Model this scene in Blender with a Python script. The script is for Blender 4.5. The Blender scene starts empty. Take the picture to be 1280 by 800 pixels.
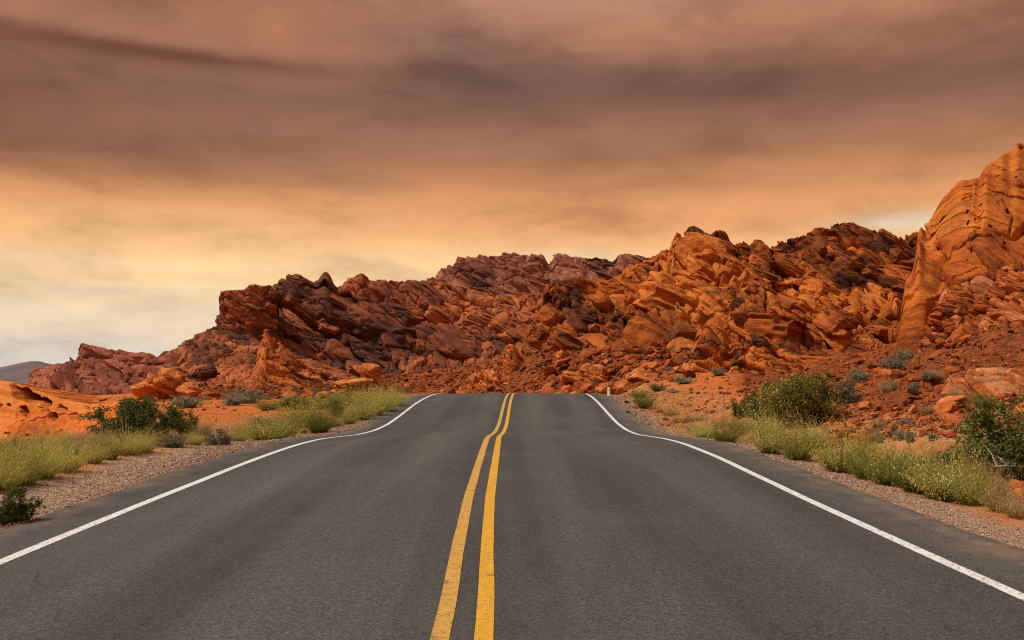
import bpy, math, random
import numpy as np

# ------------------------------------------------------------------ camera, sky, sun, exposure
S = bpy.context.scene
COL = S.collection
EYE, FPX, HZ = 1.55, 1100.0, 448.0      # eye height (m), focal length and horizon row on a 1280x800 plate

cam = bpy.data.cameras.new('camera')
cam.sensor_width = 36.0
cam.lens = FPX / 1280 * 36.0
cam.shift_y = (HZ - 400.0) / 1280.0
cam.clip_start, cam.clip_end = 0.1, 20000.0
camo = bpy.data.objects.new('camera', cam)
camo.location = (0, 0, EYE)
camo.rotation_euler = (math.radians(90), 0, 0)
COL.objects.link(camo)
S.camera = camo

SUN_EL, SUN_AZ = 57.0, -86.0            # azimuth from straight ahead (+y), positive to the right
sun = bpy.data.lights.new('sun', 'SUN')
sun.energy = 4.3
sun.angle = math.radians(0.9)
sun.color = (1.0, 0.93, 0.82)
suno = bpy.data.objects.new('sun', sun)
suno.rotation_euler = (math.radians(90 - SUN_EL), 0, math.radians(180 - SUN_AZ))
suno.location = (-60, 30, 80)
COL.objects.link(suno)

S.view_settings.view_transform = 'Standard'
S.view_settings.look = 'None'
S.view_settings.exposure = 0.0
S.view_settings.gamma = 1.0
S.view_settings.use_curve_mapping = False
S.cycles.max_bounces = 6
S.cycles.diffuse_bounces = 3
S.cycles.use_denoising = False
S.cycles.pixel_filter_type = 'BLACKMAN_HARRIS'
S.cycles.filter_width = 1.1


def lin(r, g, b):
    f = lambda c: (c / 255 / 12.92) if c / 255 <= .04045 else ((c / 255 + .055) / 1.055) ** 2.4
    return (f(r), f(g), f(b), 1.0)


class NT:
    """small helper round a node tree"""
    def __init__(s, tree):
        s.t = tree
        s.n, s.l = tree.nodes, tree.links
        s.n.clear()

    def put(s, sock, v):
        if v is None:
            return
        if isinstance(v, bpy.types.NodeSocket):
            s.l.new(v, sock)
        elif hasattr(sock, 'default_value'):
            if sock.type == 'RGBA' and isinstance(v, tuple) and len(v) == 3:
                v = (*v, 1.0)
            sock.default_value = v

    def node(s, typ, ins=None, **kw):
        n = s.n.new(typ)
        for k, v in kw.items():
            setattr(n, k, v)
        for k, v in (ins or {}).items():
            s.put(n.inputs[k], v)
        return n

    def math(s, op, a, b=None, c=None, clamp=False):
        n = s.n.new('ShaderNodeMath')
        n.operation, n.use_clamp = op, clamp
        for i, v in enumerate((a, b, c)):
            s.put(n.inputs[i], v)
        return n.outputs[0]

    def vmath(s, op, a, b=None):
        n = s.n.new('ShaderNodeVectorMath')
        n.operation = op
        s.put(n.inputs[0], a)
        s.put(n.inputs[1], b)
        return n.outputs[0]

    def noise(s, vec, scale, detail=4, rough=.55, dist=0.0):
        n = s.node('ShaderNodeTexNoise', {'Scale': scale, 'Detail': detail, 'Roughness': rough, 'Distortion': dist})
        s.put(n.inputs['Vector'], vec)
        return n.outputs['Fac']

    def voro(s, vec, scale, feature='F1', out='Distance', rnd=1.0):
        n = s.node('ShaderNodeTexVoronoi', {'Scale': scale, 'Randomness': rnd}, feature=feature)
        s.put(n.inputs['Vector'], vec)
        return n.outputs[out]

    def ramp(s, fac, stops, interp='LINEAR'):
        n = s.n.new('ShaderNodeValToRGB')
        e = n.color_ramp.elements
        n.color_ramp.interpolation = interp
        while len(e) < len(stops):
            e.new(0.5)
        for i, (p, c) in enumerate(stops):
            e[i].position = p
            e[i].color = c if len(c) == 4 else (*c, 1)
        s.put(n.inputs[0], fac)
        return n.outputs[0]

    def mix(s, fac, a, b, blend='MIX'):
        n = s.n.new('ShaderNodeMix')
        n.data_type, n.blend_type, n.clamp_factor = 'RGBA', blend, True
        s.put(n.inputs[0], fac)
        s.put(n.inputs[6], a)
        s.put(n.inputs[7], b)
        return n.outputs[2]

    def mrange(s, v, a, b, c=0.0, d=1.0):
        n = s.node('ShaderNodeMapRange', {'From Min': a, 'From Max': b, 'To Min': c, 'To Max': d})
        s.put(n.inputs['Value'], v)
        return n.outputs[0]


# ---- world: a lid of streaked storm cloud lit warm at the horizon, brightened overhead for fill
W = bpy.data.worlds.new('World')
S.world = W
W.use_nodes = True
w = NT(W.node_tree)
gen = w.node('ShaderNodeTexCoord').outputs['Generated']
sep = w.node('ShaderNodeSeparateXYZ', {0: gen})
dx, dy, dz = sep.outputs
az = w.math('ARCTAN2', dx, dy)
# streak coordinates: long along azimuth, thin in elevation
cmb = w.node('ShaderNodeCombineXYZ', {0: w.math('MULTIPLY', az, 1.0), 1: w.math('MULTIPLY', dz, 5.5), 2: 3.7})
sv = cmb.outputs[0]
n_big = w.noise(sv, 1.4, 3, .45, .2)
n_mid = w.noise(sv, 3.6, 5, .55, .4)
sv2 = w.node('ShaderNodeCombineXYZ', {0: w.math('MULTIPLY', az, 1.3), 1: w.math('MULTIPLY', dz, 15.0), 2: 9.1}).outputs[0]
n_str = w.noise(sv2, 2.6, 6, .6, .6)
aw = w.math('ADD', az, w.math('MULTIPLY', w.math('SUBTRACT', n_mid, .5), .22))
zz = w.math('ADD', dz, w.math('MULTIPLY', w.math('SUBTRACT', n_big, .5), .075))
zz = w.math('ADD', zz, w.math('MULTIPLY', w.math('SUBTRACT', n_mid, .5), .035))
zz = w.math('ADD', zz, w.math('MULTIPLY', w.math('SUBTRACT', n_str, .5), .018))
n_mot = w.noise(w.node('ShaderNodeCombineXYZ', {0: w.math('MULTIPLY', az, 1.0), 1: w.math('MULTIPLY', dz, 2.8), 2: 21.0}).outputs[0], 6.0, 8, .6, .15)
zz = w.math('ADD', zz, w.math('MULTIPLY', w.math('SUBTRACT', n_mot, .5), .030))
base = w.ramp(w.math('MULTIPLY', zz, 2.0), [
    (0.00, lin(214, 205, 194)), (0.06, lin(226, 206, 182)), (0.13, lin(238, 206, 160)), (0.20, lin(242, 194, 138)),
    (0.265, lin(236, 178, 122)), (0.335, lin(222, 157, 106)), (0.40, lin(194, 135, 94)), (0.46, lin(162, 114, 84)),
    (0.51, lin(150, 107, 87)), (0.56, lin(138, 101, 84)), (0.62, lin(152, 108, 87)), (0.70, lin(178, 126, 98)), (0.80, lin(172, 131, 110)), (1.0, lin(172, 141, 126))])
zg = w.math('ADD', dz, w.math('MULTIPLY', w.math('SUBTRACT', zz, dz), .45))
# separate banks of cloud: rust and mauve bars, bright openings near the skyline
for a_, z_, wa, wz, amt, c_ in (
        (-.40, .306, .22, .009, .75, (92, 56, 47)), (-.56, .265, .16, .035, .5, (112, 66, 48)), (-.10, .335, .13, .030, .60, (116, 97, 93)), (-.30, .36, .22, .020, .5, (152, 98, 74)),
        (.26, .283, .42, .026, .6, (94, 70, 62)), (-.42, .225, .17, .035, .4, (104, 80, 72)), (.40, .33, .14, .022, .5, (160, 112, 84)), (.02, .30, .12, .02, .5, (104, 80, 74)),
        (-.20, .20, .08, .016, .45, (128, 100, 88)), (-.33, .135, .30, .024, .6, (240, 190, 134)), (-.12, .155, .14, .014, .5, (222, 160, 112)), (.20, .165, .30, .022, .65, (226, 160, 110)),
        (.43, .140, .08, .012, .8, (226, 212, 184)), (.05, .112, .07, .010, .5, (224, 208, 178)), (-.50, .05, .34, .022, .4, (226, 212, 192)), (-.48, .10, .25, .014, .7, (247, 214, 170)), (-.12, .10, .32, .020, .6, (247, 210, 160)), (-.36, .075, .16, .006, .5, (250, 226, 184)), (.38, .12, .22, .014, .4, (240, 190, 136)), (.2, .345, .12, .018, .45, (170, 118, 90)), (-.22, .33, .10, .018, .5, (166, 108, 80)), (.45, .30, .12, .02, .45, (150, 104, 80)), (-.45, .345, .12, .02, .5, (140, 92, 70)), (-.45, .072, .06, .006, .6, (206, 186, 168)), (.05, .235, .3, .010, .4, (146, 112, 94))):
    g = w.math('ADD', w.math('POWER', w.math('DIVIDE', w.math('ABSOLUTE', w.math('SUBTRACT', aw, a_)), wa), 2.0), w.math('POWER', w.math('DIVIDE', w.math('ABSOLUTE', w.math('SUBTRACT', zg, z_)), wz), 2.0))
    base = w.mix(w.math('MULTIPLY', w.math('EXPONENT', w.math('MULTIPLY', g, -1.0)), amt), base, lin(*c_))
base = w.mix(1.0, base, w.ramp(n_mot, [(.28, lin(222, 218, 220)), (.5, (1.06, 1.05, 1.04)), (.72, (1.30, 1.23, 1.16))]), 'MULTIPLY')
# overhead, out of view: a bright pale grey veil added as neutral fill, blue behind
sky = w.node('ShaderNodeTexSky', sky_type='NISHITA', sun_disc=False, sun_elevation=math.radians(SUN_EL),
             sun_rotation=math.radians(SUN_AZ), altitude=600.0, dust_density=2.0)
top = w.mix(w.mrange(w.noise(gen, 3.0, 5, .55), .4, .66), lin(170, 164, 160), lin(230, 225, 219))
over = w.mrange(dz, .42, .68)
cloud = w.mix(over, base, top)
bg_c = w.node('ShaderNodeBackground', {'Color': cloud, 'Strength': 1.0})
bg_s = w.node('ShaderNodeBackground', {'Color': sky.outputs[0], 'Strength': 0.09})
mx = w.node('ShaderNodeMixShader', {0: w.math('MULTIPLY', over, .4), 1: bg_c.outputs[0], 2: bg_s.outputs[0]})
w.node('ShaderNodeOutputWorld', {'Surface': mx.outputs[0]})

# ------------------------------------------------------------------ numpy noise
RNG = np.random.default_rng(11)
random.seed(5)


def _hash(ix, iy, iz, seed):
    h = (ix.astype(np.uint32) * np.uint32(374761393) + iy.astype(np.uint32) * np.uint32(668265263)
         + iz.astype(np.uint32) * np.uint32(2246822519) + np.uint32((seed * 3266489917) & 0xffffffff))
    h = (h ^ (h >> np.uint32(13))) * np.uint32(1274126177)
    h = (h ^ (h >> np.uint32(16))) * np.uint32(2654435769)
    return h ^ (h >> np.uint32(15))


def _r(h, k=0):
    if k:
        h = (h ^ np.uint32(k * 747796405 & 0xffffffff)) * np.uint32(2891336453)
        h = h ^ (h >> np.uint32(14))
    return (h & np.uint32(0xffffff)).astype(np.float32) / np.float32(0xffffff)


def vnoise(p, seed=0):
    i = np.floor(p).astype(np.int64)
    f = (p - i).astype(np.float32)
    u = f * f * f * (f * (f * 6 - 15) + 10)
    out = 0
    for a in (0, 1):
        for b in (0, 1):
            for c in (0, 1):
                wgt = (u[:, 0] if a else 1 - u[:, 0]) * (u[:, 1] if b else 1 - u[:, 1]) * (u[:, 2] if c else 1 - u[:, 2])
                out = out + wgt * _r(_hash(i[:, 0] + a, i[:, 1] + b, i[:, 2] + c, seed))
    return out * 2 - 1


def fbm(p, octv=5, seed=0, gain=.5, lac=2.03, ridged=False):
    a, s, out = 1.0, 0.0, 0
    for o in range(octv):
        n = vnoise(p, seed + o * 17)
        out = out + a * ((1 - 2 * np.abs(n)) if ridged else n)
        s += a
        a *= gain
        p = p * lac + 3.17
    return out / s


def worley(p, seed=0, jit=.95):
    i = np.floor(p).astype(np.int64)
    n = len(p)
    f1 = np.full(n, 9e9, np.float32); f2 = f1.copy()
    hid = np.zeros(n, np.uint32); dl = np.zeros((n, 3), np.float32)
    for a in (-1, 0, 1):
        for b in (-1, 0, 1):
            for c in (-1, 0, 1):
                h = _hash(i[:, 0] + a, i[:, 1] + b, i[:, 2] + c, seed)
                q = np.stack([i[:, 0] + a + .5 + jit * (_r(h, 1) - .5), i[:, 1] + b + .5 + jit * (_r(h, 2) - .5),
                              i[:, 2] + c + .5 + jit * (_r(h, 3) - .5)], 1)
                d = (p - q).astype(np.float32)
                r = (d * d).sum(1)
                m = r < f1
                f2 = np.where(m, f1, np.minimum(f2, r))
                f1 = np.where(m, r, f1)
                hid = np.where(m, h, hid)
                dl = np.where(m[:, None], d, dl)
    return np.sqrt(f1), np.sqrt(f2), hid, dl


def sstep(a, b, x):
    t = np.clip((x - a) / (b - a), 0, 1)
    return t * t * (3 - 2 * t)


def smooth1(v, k):
    if k < 2:
        return v
    ker = np.hanning(k + 2)[1:-1]
    ker /= ker.sum()
    return np.convolve(np.pad(v, k, mode='edge'), ker, 'same')[k:-k]


def pix(px, py, d):
    px, py, d = np.broadcast_arrays(np.asarray(px, float), np.asarray(py, float), np.asarray(d, float))
    return np.stack([(px - 640) * d / FPX, d, EYE - (py - HZ) * d / FPX], -1)


# bedding frame: the layers dip down to the right and a little towards the viewer
_n = np.array([math.sin(math.radians(27)), -.22, math.cos(math.radians(27))]); _n /= np.linalg.norm(_n)
_a = np.cross([0, 1, 0], _n); _a /= np.linalg.norm(_a)
BED = np.stack([_a, np.cross(_n, _a), _n], 1)


# ------------------------------------------------------------------ mesh helpers
def tag(o, label=None, cat=None, group=None, kind=None):
    for k, v in (('label', label), ('category', cat), ('group', group), ('kind', kind)):
        if v:
            o[k] = v
    return o


def mesh_np(name, V, F, mats=(), attrs=None, smooth=False, fmat=None):
    me = bpy.data.meshes.new(name)
    V = np.asarray(V, np.float32)
    F = np.asarray(F, np.int32)
    k = F.shape[1]
    me.vertices.add(len(V)); me.vertices.foreach_set('co', V.ravel())
    me.loops.add(F.size); me.loops.foreach_set('vertex_index', F.ravel())
    me.polygons.add(len(F))
    me.polygons.foreach_set('loop_start', np.arange(0, F.size, k, dtype=np.int32))
    me.polygons.foreach_set('loop_total', np.full(len(F), k, np.int32))
    me.polygons.foreach_set('use_smooth', np.full(len(F), smooth, bool))
    for m in mats:
        me.materials.append(m)
    if fmat is not None:
        me.polygons.foreach_set('material_index', np.asarray(fmat, np.int32))
    for an, av in (attrs or {}).items():
        at = me.attributes.new(an, 'FLOAT', 'POINT')
        at.data.foreach_set('value', np.asarray(av, np.float32).ravel())
    me.update(calc_edges=True)
    me.validate()
    return me


def link(name, me, parent=None):
    o = bpy.data.objects.new(name, me)
    COL.objects.link(o)
    if parent is not None:
        o.parent = parent
    return o


def empty(name, loc):
    o = bpy.data.objects.new(name, None)
    o.empty_display_size = .2
    o.location = [float(c) for c in loc]
    COL.objects.link(o)
    return o


def grid_faces(nr, nc):
    i = np.arange(nr - 1)[:, None] * nc + np.arange(nc - 1)[None, :]
    i = i.ravel()
    return np.stack([i, i + 1, i + 1 + nc, i + nc], 1)


def copy_tree(o, loc, rz=0.0, sc=(1, 1, 1)):
    r = o.copy()
    COL.objects.link(r)
    r.location = [float(c) for c in loc]
    r.rotation_euler = (0, 0, rz)
    r.scale = sc
    for ch in o.children:
        c = ch.copy()
        COL.objects.link(c)
        c.parent = r
    return r


# ------------------------------------------------------------------ materials
def material(name):
    m = bpy.data.materials.new(name)
    m.use_nodes = True
    return m, NT(m.node_tree)


def finish(n, col, rough=.9, bump=None, bstr=.5, bdist=.05, spec=.15, disp=None):
    p = n.node('ShaderNodeBsdfPrincipled', {'Roughness': rough})
    n.put(p.inputs['Base Color'], col)
    n.put(p.inputs['Specular IOR Level'], spec)
    if bump is not None:
        b = n.node('ShaderNodeBump', {'Strength': bstr, 'Distance': bdist})
        n.put(b.inputs['Height'], bump)
        n.put(p.inputs['Normal'], b.outputs[0])
    n.node('ShaderNodeOutputMaterial', {'Surface': p.outputs[0]})
    return p


def rock_mat(name, dark, mid, lite, dust, var_amt=.5, unit=1.0, streak=.5, bedbump=.8):
    """layered sandstone: desert varnish / rusty body / fresh orange breaks, by block ('tone'), bedding ('bed') and noise"""
    m, n = material(name)
    pos = n.node('ShaderNodeNewGeometry').outputs['Position']
    tone = n.node('ShaderNodeAttribute', attribute_name='tone').outputs['Fac']
    bed = n.node('ShaderNodeAttribute', attribute_name='bed').outputs['Fac']
    nb = n.noise(pos, .12 / unit, 5, .6)
    nf = n.noise(pos, 1.1 / unit, 6, .65)
    bn = n.node('ShaderNodeCombineXYZ', {0: n.math('MULTIPLY', nb, 2.0), 1: 0.0, 2: n.math('MULTIPLY', bed, 1.0)}).outputs[0]
    lay = n.noise(bn, 1.5 / unit, 5, .7)
    f = n.math('ADD', n.math('MULTIPLY', n.math('MULTIPLY_ADD', n.math('SUBTRACT', tone, .5), 1.9, .5), .66), n.math('MULTIPLY', nf, .34))
    f = n.math('ADD', f, n.math('MULTIPLY', n.math('SUBTRACT', lay, .5), streak))
    f = n.math('ADD', f, n.math('MULTIPLY', n.math('SUBTRACT', nb, .5), .5))
    col = n.ramp(f, [(.22, dark), (.42, mid), (.62, lite), (.85, dust)])
    # varnish stains running down the faces
    st = n.noise(n.vmath('MULTIPLY', pos, (.55 / unit, .55 / unit, .13 / unit)), 1.0, 4, .5)
    col = n.mix(n.math('MULTIPLY', n.mrange(st, .50, .72), var_amt * .6), col, dark)
    col = n.mix(n.mrange(n.noise(pos, 9 / unit, 3, .6), .35, .7, 0, .25), col, n.mix(.5, dark, mid))
    pt = n.math('MULTIPLY', n.mrange(n.noise(pos, .16 / unit, 6, .62, .8), .50, .62), n.mrange(n.noise(pos, 1.6 / unit, 5, .65), .36, .56))
    col = n.mix(n.math('MULTIPLY', pt, var_amt), col, dark)
    h = n.math('ADD', n.math('MULTIPLY', n.noise(pos, 2.2 / unit, 8, .68), 1.0),
               n.math('MULTIPLY', n.voro(n.vmath('ADD', pos, n.node('ShaderNodeTexNoise', {'Scale': 1.5 / unit, 'Vector': pos}).outputs['Color']), 1.6 / unit, 'DISTANCE_TO_EDGE'), .6))
    h = n.math('ADD', h, n.math('MULTIPLY', lay, bedbump))
    finish(n, col, .92, h, .5, .3 * unit, .1)
    return m


M = {}
M['left'] = rock_mat('dark_red_rock', (.068, .027, .019), (.19, .052, .022), (.37, .098, .031), (.48, .155, .05), .58, .8)
M['back'] = rock_mat('hazed_mauve_rock', (.07, .030, .026), (.21, .075, .047), (.30, .105, .06), (.36, .14, .08), .35, 1.6)  # slight purple of distance haze put into the rock colours
M['dusty'] = rock_mat('dusty_red_rock', (.08, .03, .022), (.26, .077, .042), (.36, .11, .055), (.42, .15, .07), .3)
M['mid'] = rock_mat('rust_rock', (.055, .021, .010), (.225, .055, .012), (.43, .108, .018), (.55, .175, .034), .76, .8)
M['butte'] = rock_mat('orange_sandstone', (.15, .036, .010), (.35, .082, .013), (.45, .115, .016), (.50, .155, .026), .45, .45, .5, .2)
M['slick'] = rock_mat('slickrock', (.26, .066, .016), (.54, .128, .019), (.62, .165, .027), (.66, .21, .045), .15, .35, .8)
M['ledge'] = rock_mat('red_ledge_rock', (.075, .022, .009), (.28, .062, .014), (.42, .105, .022), (.56, .22, .09), .5, .3)
M['boulder'] = rock_mat('orange_boulder', (.12, .038, .014), (.40, .105, .026), (.54, .16, .035), (.58, .21, .06), .35, .3)
M['darkboulder'] = rock_mat('varnished_boulder', (.024, .012, .010), (.06, .022, .015), (.12, .035, .02), (.2, .06, .03), .5, .5)


def rubble_mat():
    m, n = material('rubble_stone')
    pos = n.node('ShaderNodeNewGeometry').outputs['Position']
    tone = n.node('ShaderNodeAttribute', attribute_name='tone').outputs['Fac']
    f = n.math('ADD', n.math('MULTIPLY', tone, .8), n.math('MULTIPLY', n.math('SUBTRACT', n.noise(pos, 5, 5, .6), .5), .7))
    col = n.ramp(f, [(.1, (.045, .016, .008)), (.32, (.17, .040, .012)), (.58, (.36, .086, .02)), (.82, (.50, .155, .042)), (1.0, (.60, .33, .19))])
    finish(n, col, .9, n.noise(pos, 9, 6, .65), .6, .08, .1)
    return m


M['rubble'] = rubble_mat()


def ground_mat():
    m, n = material('desert_soil')
    pos = n.node('ShaderNodeNewGeometry').outputs['Position']
    at = lambda a: n.node('ShaderNodeAttribute', attribute_name=a).outputs['Fac']
    n1, n2, n3 = n.noise(pos, .25, 5, .6), n.noise(pos, 2.5, 6, .65), n.noise(pos, 22, 4, .6)
    soil = n.ramp(n.math('ADD', n.math('MULTIPLY', n1, .5), n.math('MULTIPLY', n2, .5)),
                  [(.3, (.27, .066, .018)), (.5, (.42, .115, .024)), (.68, (.50, .165, .042))])
    soil = n.mix(n.mrange(n3, .55, .75, 0, .6), soil, (.20, .07, .035, 1))
    straw = n.ramp(n2, [(.35, (.28, .115, .045)), (.6, (.36, .20, .085))])
    col = n.mix(n.math('MULTIPLY', at('straw'), n.mrange(n.noise(pos, .9, 5, .65), .35, .6)), soil, straw)
    dk = n.ramp(n2, [(.35, (.10, .030, .011)), (.65, (.27, .066, .017))])
    col = n.mix(at('talus'), col, dk)
    gr = n.ramp(n.voro(pos, 38, 'F1', 'Color'), [(.1, (.15, .085, .055)), (.5, (.28, .165, .105)), (.9, (.42, .28, .19))])
    col = n.mix(at('gravel'), col, gr)
    h = n.math('ADD', n.math('MULTIPLY', n2, .6), n.math('ADD', n.math('MULTIPLY', n3, .3), n.math('MULTIPLY', n.voro(pos, 30), .25)))
    finish(n, col, .95, h, .8, .08, .08)
    return m


M['ground'] = ground_mat()


def asphalt_mat():
    m, n = material('asphalt')
    tc = n.node('ShaderNodeNewGeometry').outputs['Position']
    u = n.node('ShaderNodeAttribute', attribute_name='lat').outputs['Fac']       # metres from the centre line
    s1, s2 = n.voro(tc, 85, 'F1', 'Color'), n.noise(tc, 45, 3, .7)
    s1 = n.node('ShaderNodeSeparateColor', {0: s1}).outputs[0]
    g = n.math('ADD', n.math('MULTIPLY', s1, .5), n.math('MULTIPLY', s2, .6))
    col = n.ramp(g, [(.22, (.025, .0235, .0217)), (.5, (.050, .0468, .043)), (.78, (.088, .081, .073)), (.95, (.145, .133, .117))])
    big = n.noise(n.vmath('MULTIPLY', tc, (1.0, .16, 1.0)), .9, 5, .6)
    col = n.mix(1.0, col, n.ramp(big, [(.3, (.80, .80, .81)), (.7, (1.18, 1.16, 1.13))]), 'MULTIPLY')
    # polished wheel tracks, darker oil strip mid-lane
    a = n.math('ABSOLUTE', u)
    wave = n.math('COSINE', n.math('MULTIPLY', n.math('SUBTRACT', a, 1.83), 3.6))
    wob = n.math('MULTIPLY', wave, n.noise(tc, .6, 3, .5))
    col = n.mix(1.0, col, n.ramp(n.math('MULTIPLY_ADD', wob, .5, .5), [(0.1, (1.18, 1.16, 1.13)), (.9, (.78, .785, .80))]), 'MULTIPLY')
    lw = n.noise(n.node('ShaderNodeCombineXYZ', {0: n.math('MULTIPLY', u, .9), 1: n.math('MULTIPLY', n.node('ShaderNodeSeparateXYZ', {0: tc}).outputs[1], .035), 2: 4.0}).outputs[0], 1.6, 5, .6)
    col = n.mix(1.0, col, n.ramp(lw, [(.32, (.70, .71, .74)), (.5, (.95, .95, .95)), (.68, (1.16, 1.13, 1.08))]), 'MULTIPLY')
    pale = n.math('MULTIPLY', n.mrange(n.noise(tc, .33, 5, .65), .52, .72), .35)
    col = n.mix(pale, col, (.105, .09, .074, 1))
    dst = n.math('MULTIPLY', n.mrange(a, 3.75, 4.5), n.mrange(n.noise(tc, 1.7, 6, .7), .42, .66))
    col = n.mix(n.math('MULTIPLY', dst, .7), col, (.22, .115, .065, 1))
    # hairline cracks
    cr = n.voro(n.vmath('ADD', tc, n.node('ShaderNodeTexNoise', {'Scale': 1.3, 'Vector': tc}).outputs['Color']), .35, 'DISTANCE_TO_EDGE')
    crk = n.math('MULTIPLY', n.mrange(cr, .006, .0), n.mrange(n.noise(tc, .5, 2), .5, .62))
    col = n.mix(n.math('MULTIPLY', crk, .7), col, (.02, .018, .016, 1))
    finish(n, col, .85, n.math('ADD', n.math('MULTIPLY', s1, .5), s2), .55, .012, .25)
    return m


M['asphalt'] = asphalt_mat()


def paint_mat(name, a, b, wear):
    m, n = material(name)
    tc = n.node('ShaderNodeNewGeometry').outputs['Position']
    col = n.ramp(n.noise(tc, 8, 6, .7), [(.3, a), (.7, b)])
    ch = n.math('MAXIMUM', n.mrange(n.noise(tc, 30, 4, .75), .60 - wear, .66 - wear), n.math('MULTIPLY', n.mrange(n.noise(tc, 5, 6, .75), .58, .66), .8))
    col = n.mix(n.math('MULTIPLY', ch, .75), col, (.07, .058, .045, 1))
    finish(n, col, .7, n.noise(tc, 60, 3, .7), .6, .01, .25)
    return m


M['yellow'] = paint_mat('yellow_road_paint', (.47, .225, .013), (.60, .30, .02), .03)
M['yellow_pale'] = paint_mat('faded_yellow_road_paint', (.40, .21, .036), (.52, .275, .052), .045)
M['white'] = paint_mat('white_road_paint', (.50, .485, .455), (.64, .62, .585), .05)


def leaf_mat(name, stops, trans=.25):
    m, n = material(name)
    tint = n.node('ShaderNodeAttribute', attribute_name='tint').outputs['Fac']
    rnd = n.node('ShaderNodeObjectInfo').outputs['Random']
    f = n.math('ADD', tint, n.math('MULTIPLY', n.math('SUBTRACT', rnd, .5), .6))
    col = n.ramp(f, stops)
    p = n.node('ShaderNodeBsdfPrincipled', {'Roughness': .75, 'Specular IOR Level': .15})
    n.put(p.inputs['Base Color'], col)
    t = n.node('ShaderNodeBsdfTranslucent')
    n.put(t.inputs['Color'], col)
    x = n.node('ShaderNodeMixShader', {0: trans, 1: p.outputs[0], 2: t.outputs[0]})
    n.node('ShaderNodeOutputMaterial', {'Surface': x.outputs[0]})
    return m


M['brush'] = leaf_mat('yellow_green_brush', [(.0, (.13, .12, .03)), (.3, (.29, .275, .06)), (.62, (.49, .445, .10)), (1., (.68, .60, .22))])
M['green'] = leaf_mat('green_brush', [(.0, (.07, .08, .018)), (.5, (.19, .185, .033)), (1., (.36, .31, .07))])
M['creosote'] = leaf_mat('dark_green_leaves', [(.0, (.028, .042, .012)), (.5, (.085, .105, .02)), (1., (.20, .20, .045))])
M['olive'] = leaf_mat('olive_leaves', [(.0, (.09, .085, .018)), (.5, (.23, .205, .036)), (1., (.42, .35, .08))])
M['sage'] = leaf_mat('grey_green_leaves', [(.0, (.10, .092, .055)), (.5, (.23, .215, .135)), (1., (.40, .37, .25))])
M['straw'] = leaf_mat('dry_straw', [(.0, (.20, .11, .04)), (.5, (.36, .24, .09)), (1., (.52, .40, .20))])
M['twig'] = leaf_mat('twig_bark', [(.0, (.06, .035, .022)), (.5, (.13, .085, .055)), (1., (.24, .18, .13))], .0)


def simple_mat(name, c, rough=.7):
    m, n = material(name)
    pos = n.node('ShaderNodeNewGeometry').outputs['Position']
    col = n.mix(n.mrange(n.noise(pos, 18, 5, .6), .4, .75, 0, .5), (*c, 1), (c[0] * .6, c[1] * .55, c[2] * .5, 1))
    finish(n, col, rough, n.noise(pos, 40, 3), .2, .01)
    return m


M['post'] = simple_mat('post_paint', (.82, .77, .64))
M['post_band'] = simple_mat('post_band', (.70, .48, .12))
M['pale_wood'] = simple_mat('bleached_wood', (.46, .40, .34))


def hill_mat():
    m, n = material('hazed_hill_rock')
    pos = n.node('ShaderNodeNewGeometry').outputs['Position']
    col = n.ramp(n.noise(pos, .012, 6, .6), [(.3, (.085, .062, .066)), (.7, (.155, .112, .108))])  # grey violet colour takes the place of haze, which is not built
    finish(n, col, .95, n.noise(pos, .02, 6, .6), .6, 30)
    return m


M['hill'] = hill_mat()

# ------------------------------------------------------------------ road profile and ground form
_RY = np.array([-60, 0, 8, 14, 16.5, 18.5, 20.5, 23, 25.5, 28, 31, 34, 37, 40, 43, 47, 52, 60, 70])
_RZ = np.array([0, 0, 0, .0, -.04, -.12, -.25, -.42, -.51, -.51, -.40, -.26, -.165, -.125, -.15, -.30, -.62, -1.35, -2.3])
_CY = np.array([-60, 0, 5, 9, 20, 25, 30, 40, 50, 60, 70])
_CX = np.array([-.2, -.25, -.27, -.35, -.40, -.33, -.26, -.10, .15, .9, 2.2])
_ys = np.linspace(-60, 70, 1301)
_rz = smooth1(np.interp(_ys, _RY, _RZ), 29)
_cx = smooth1(np.interp(_ys, _CY, _CX), 61)
road_z = lambda y: np.interp(y, _ys, _rz)
road_x = lambda y: np.interp(y, _ys, _cx)

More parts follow.
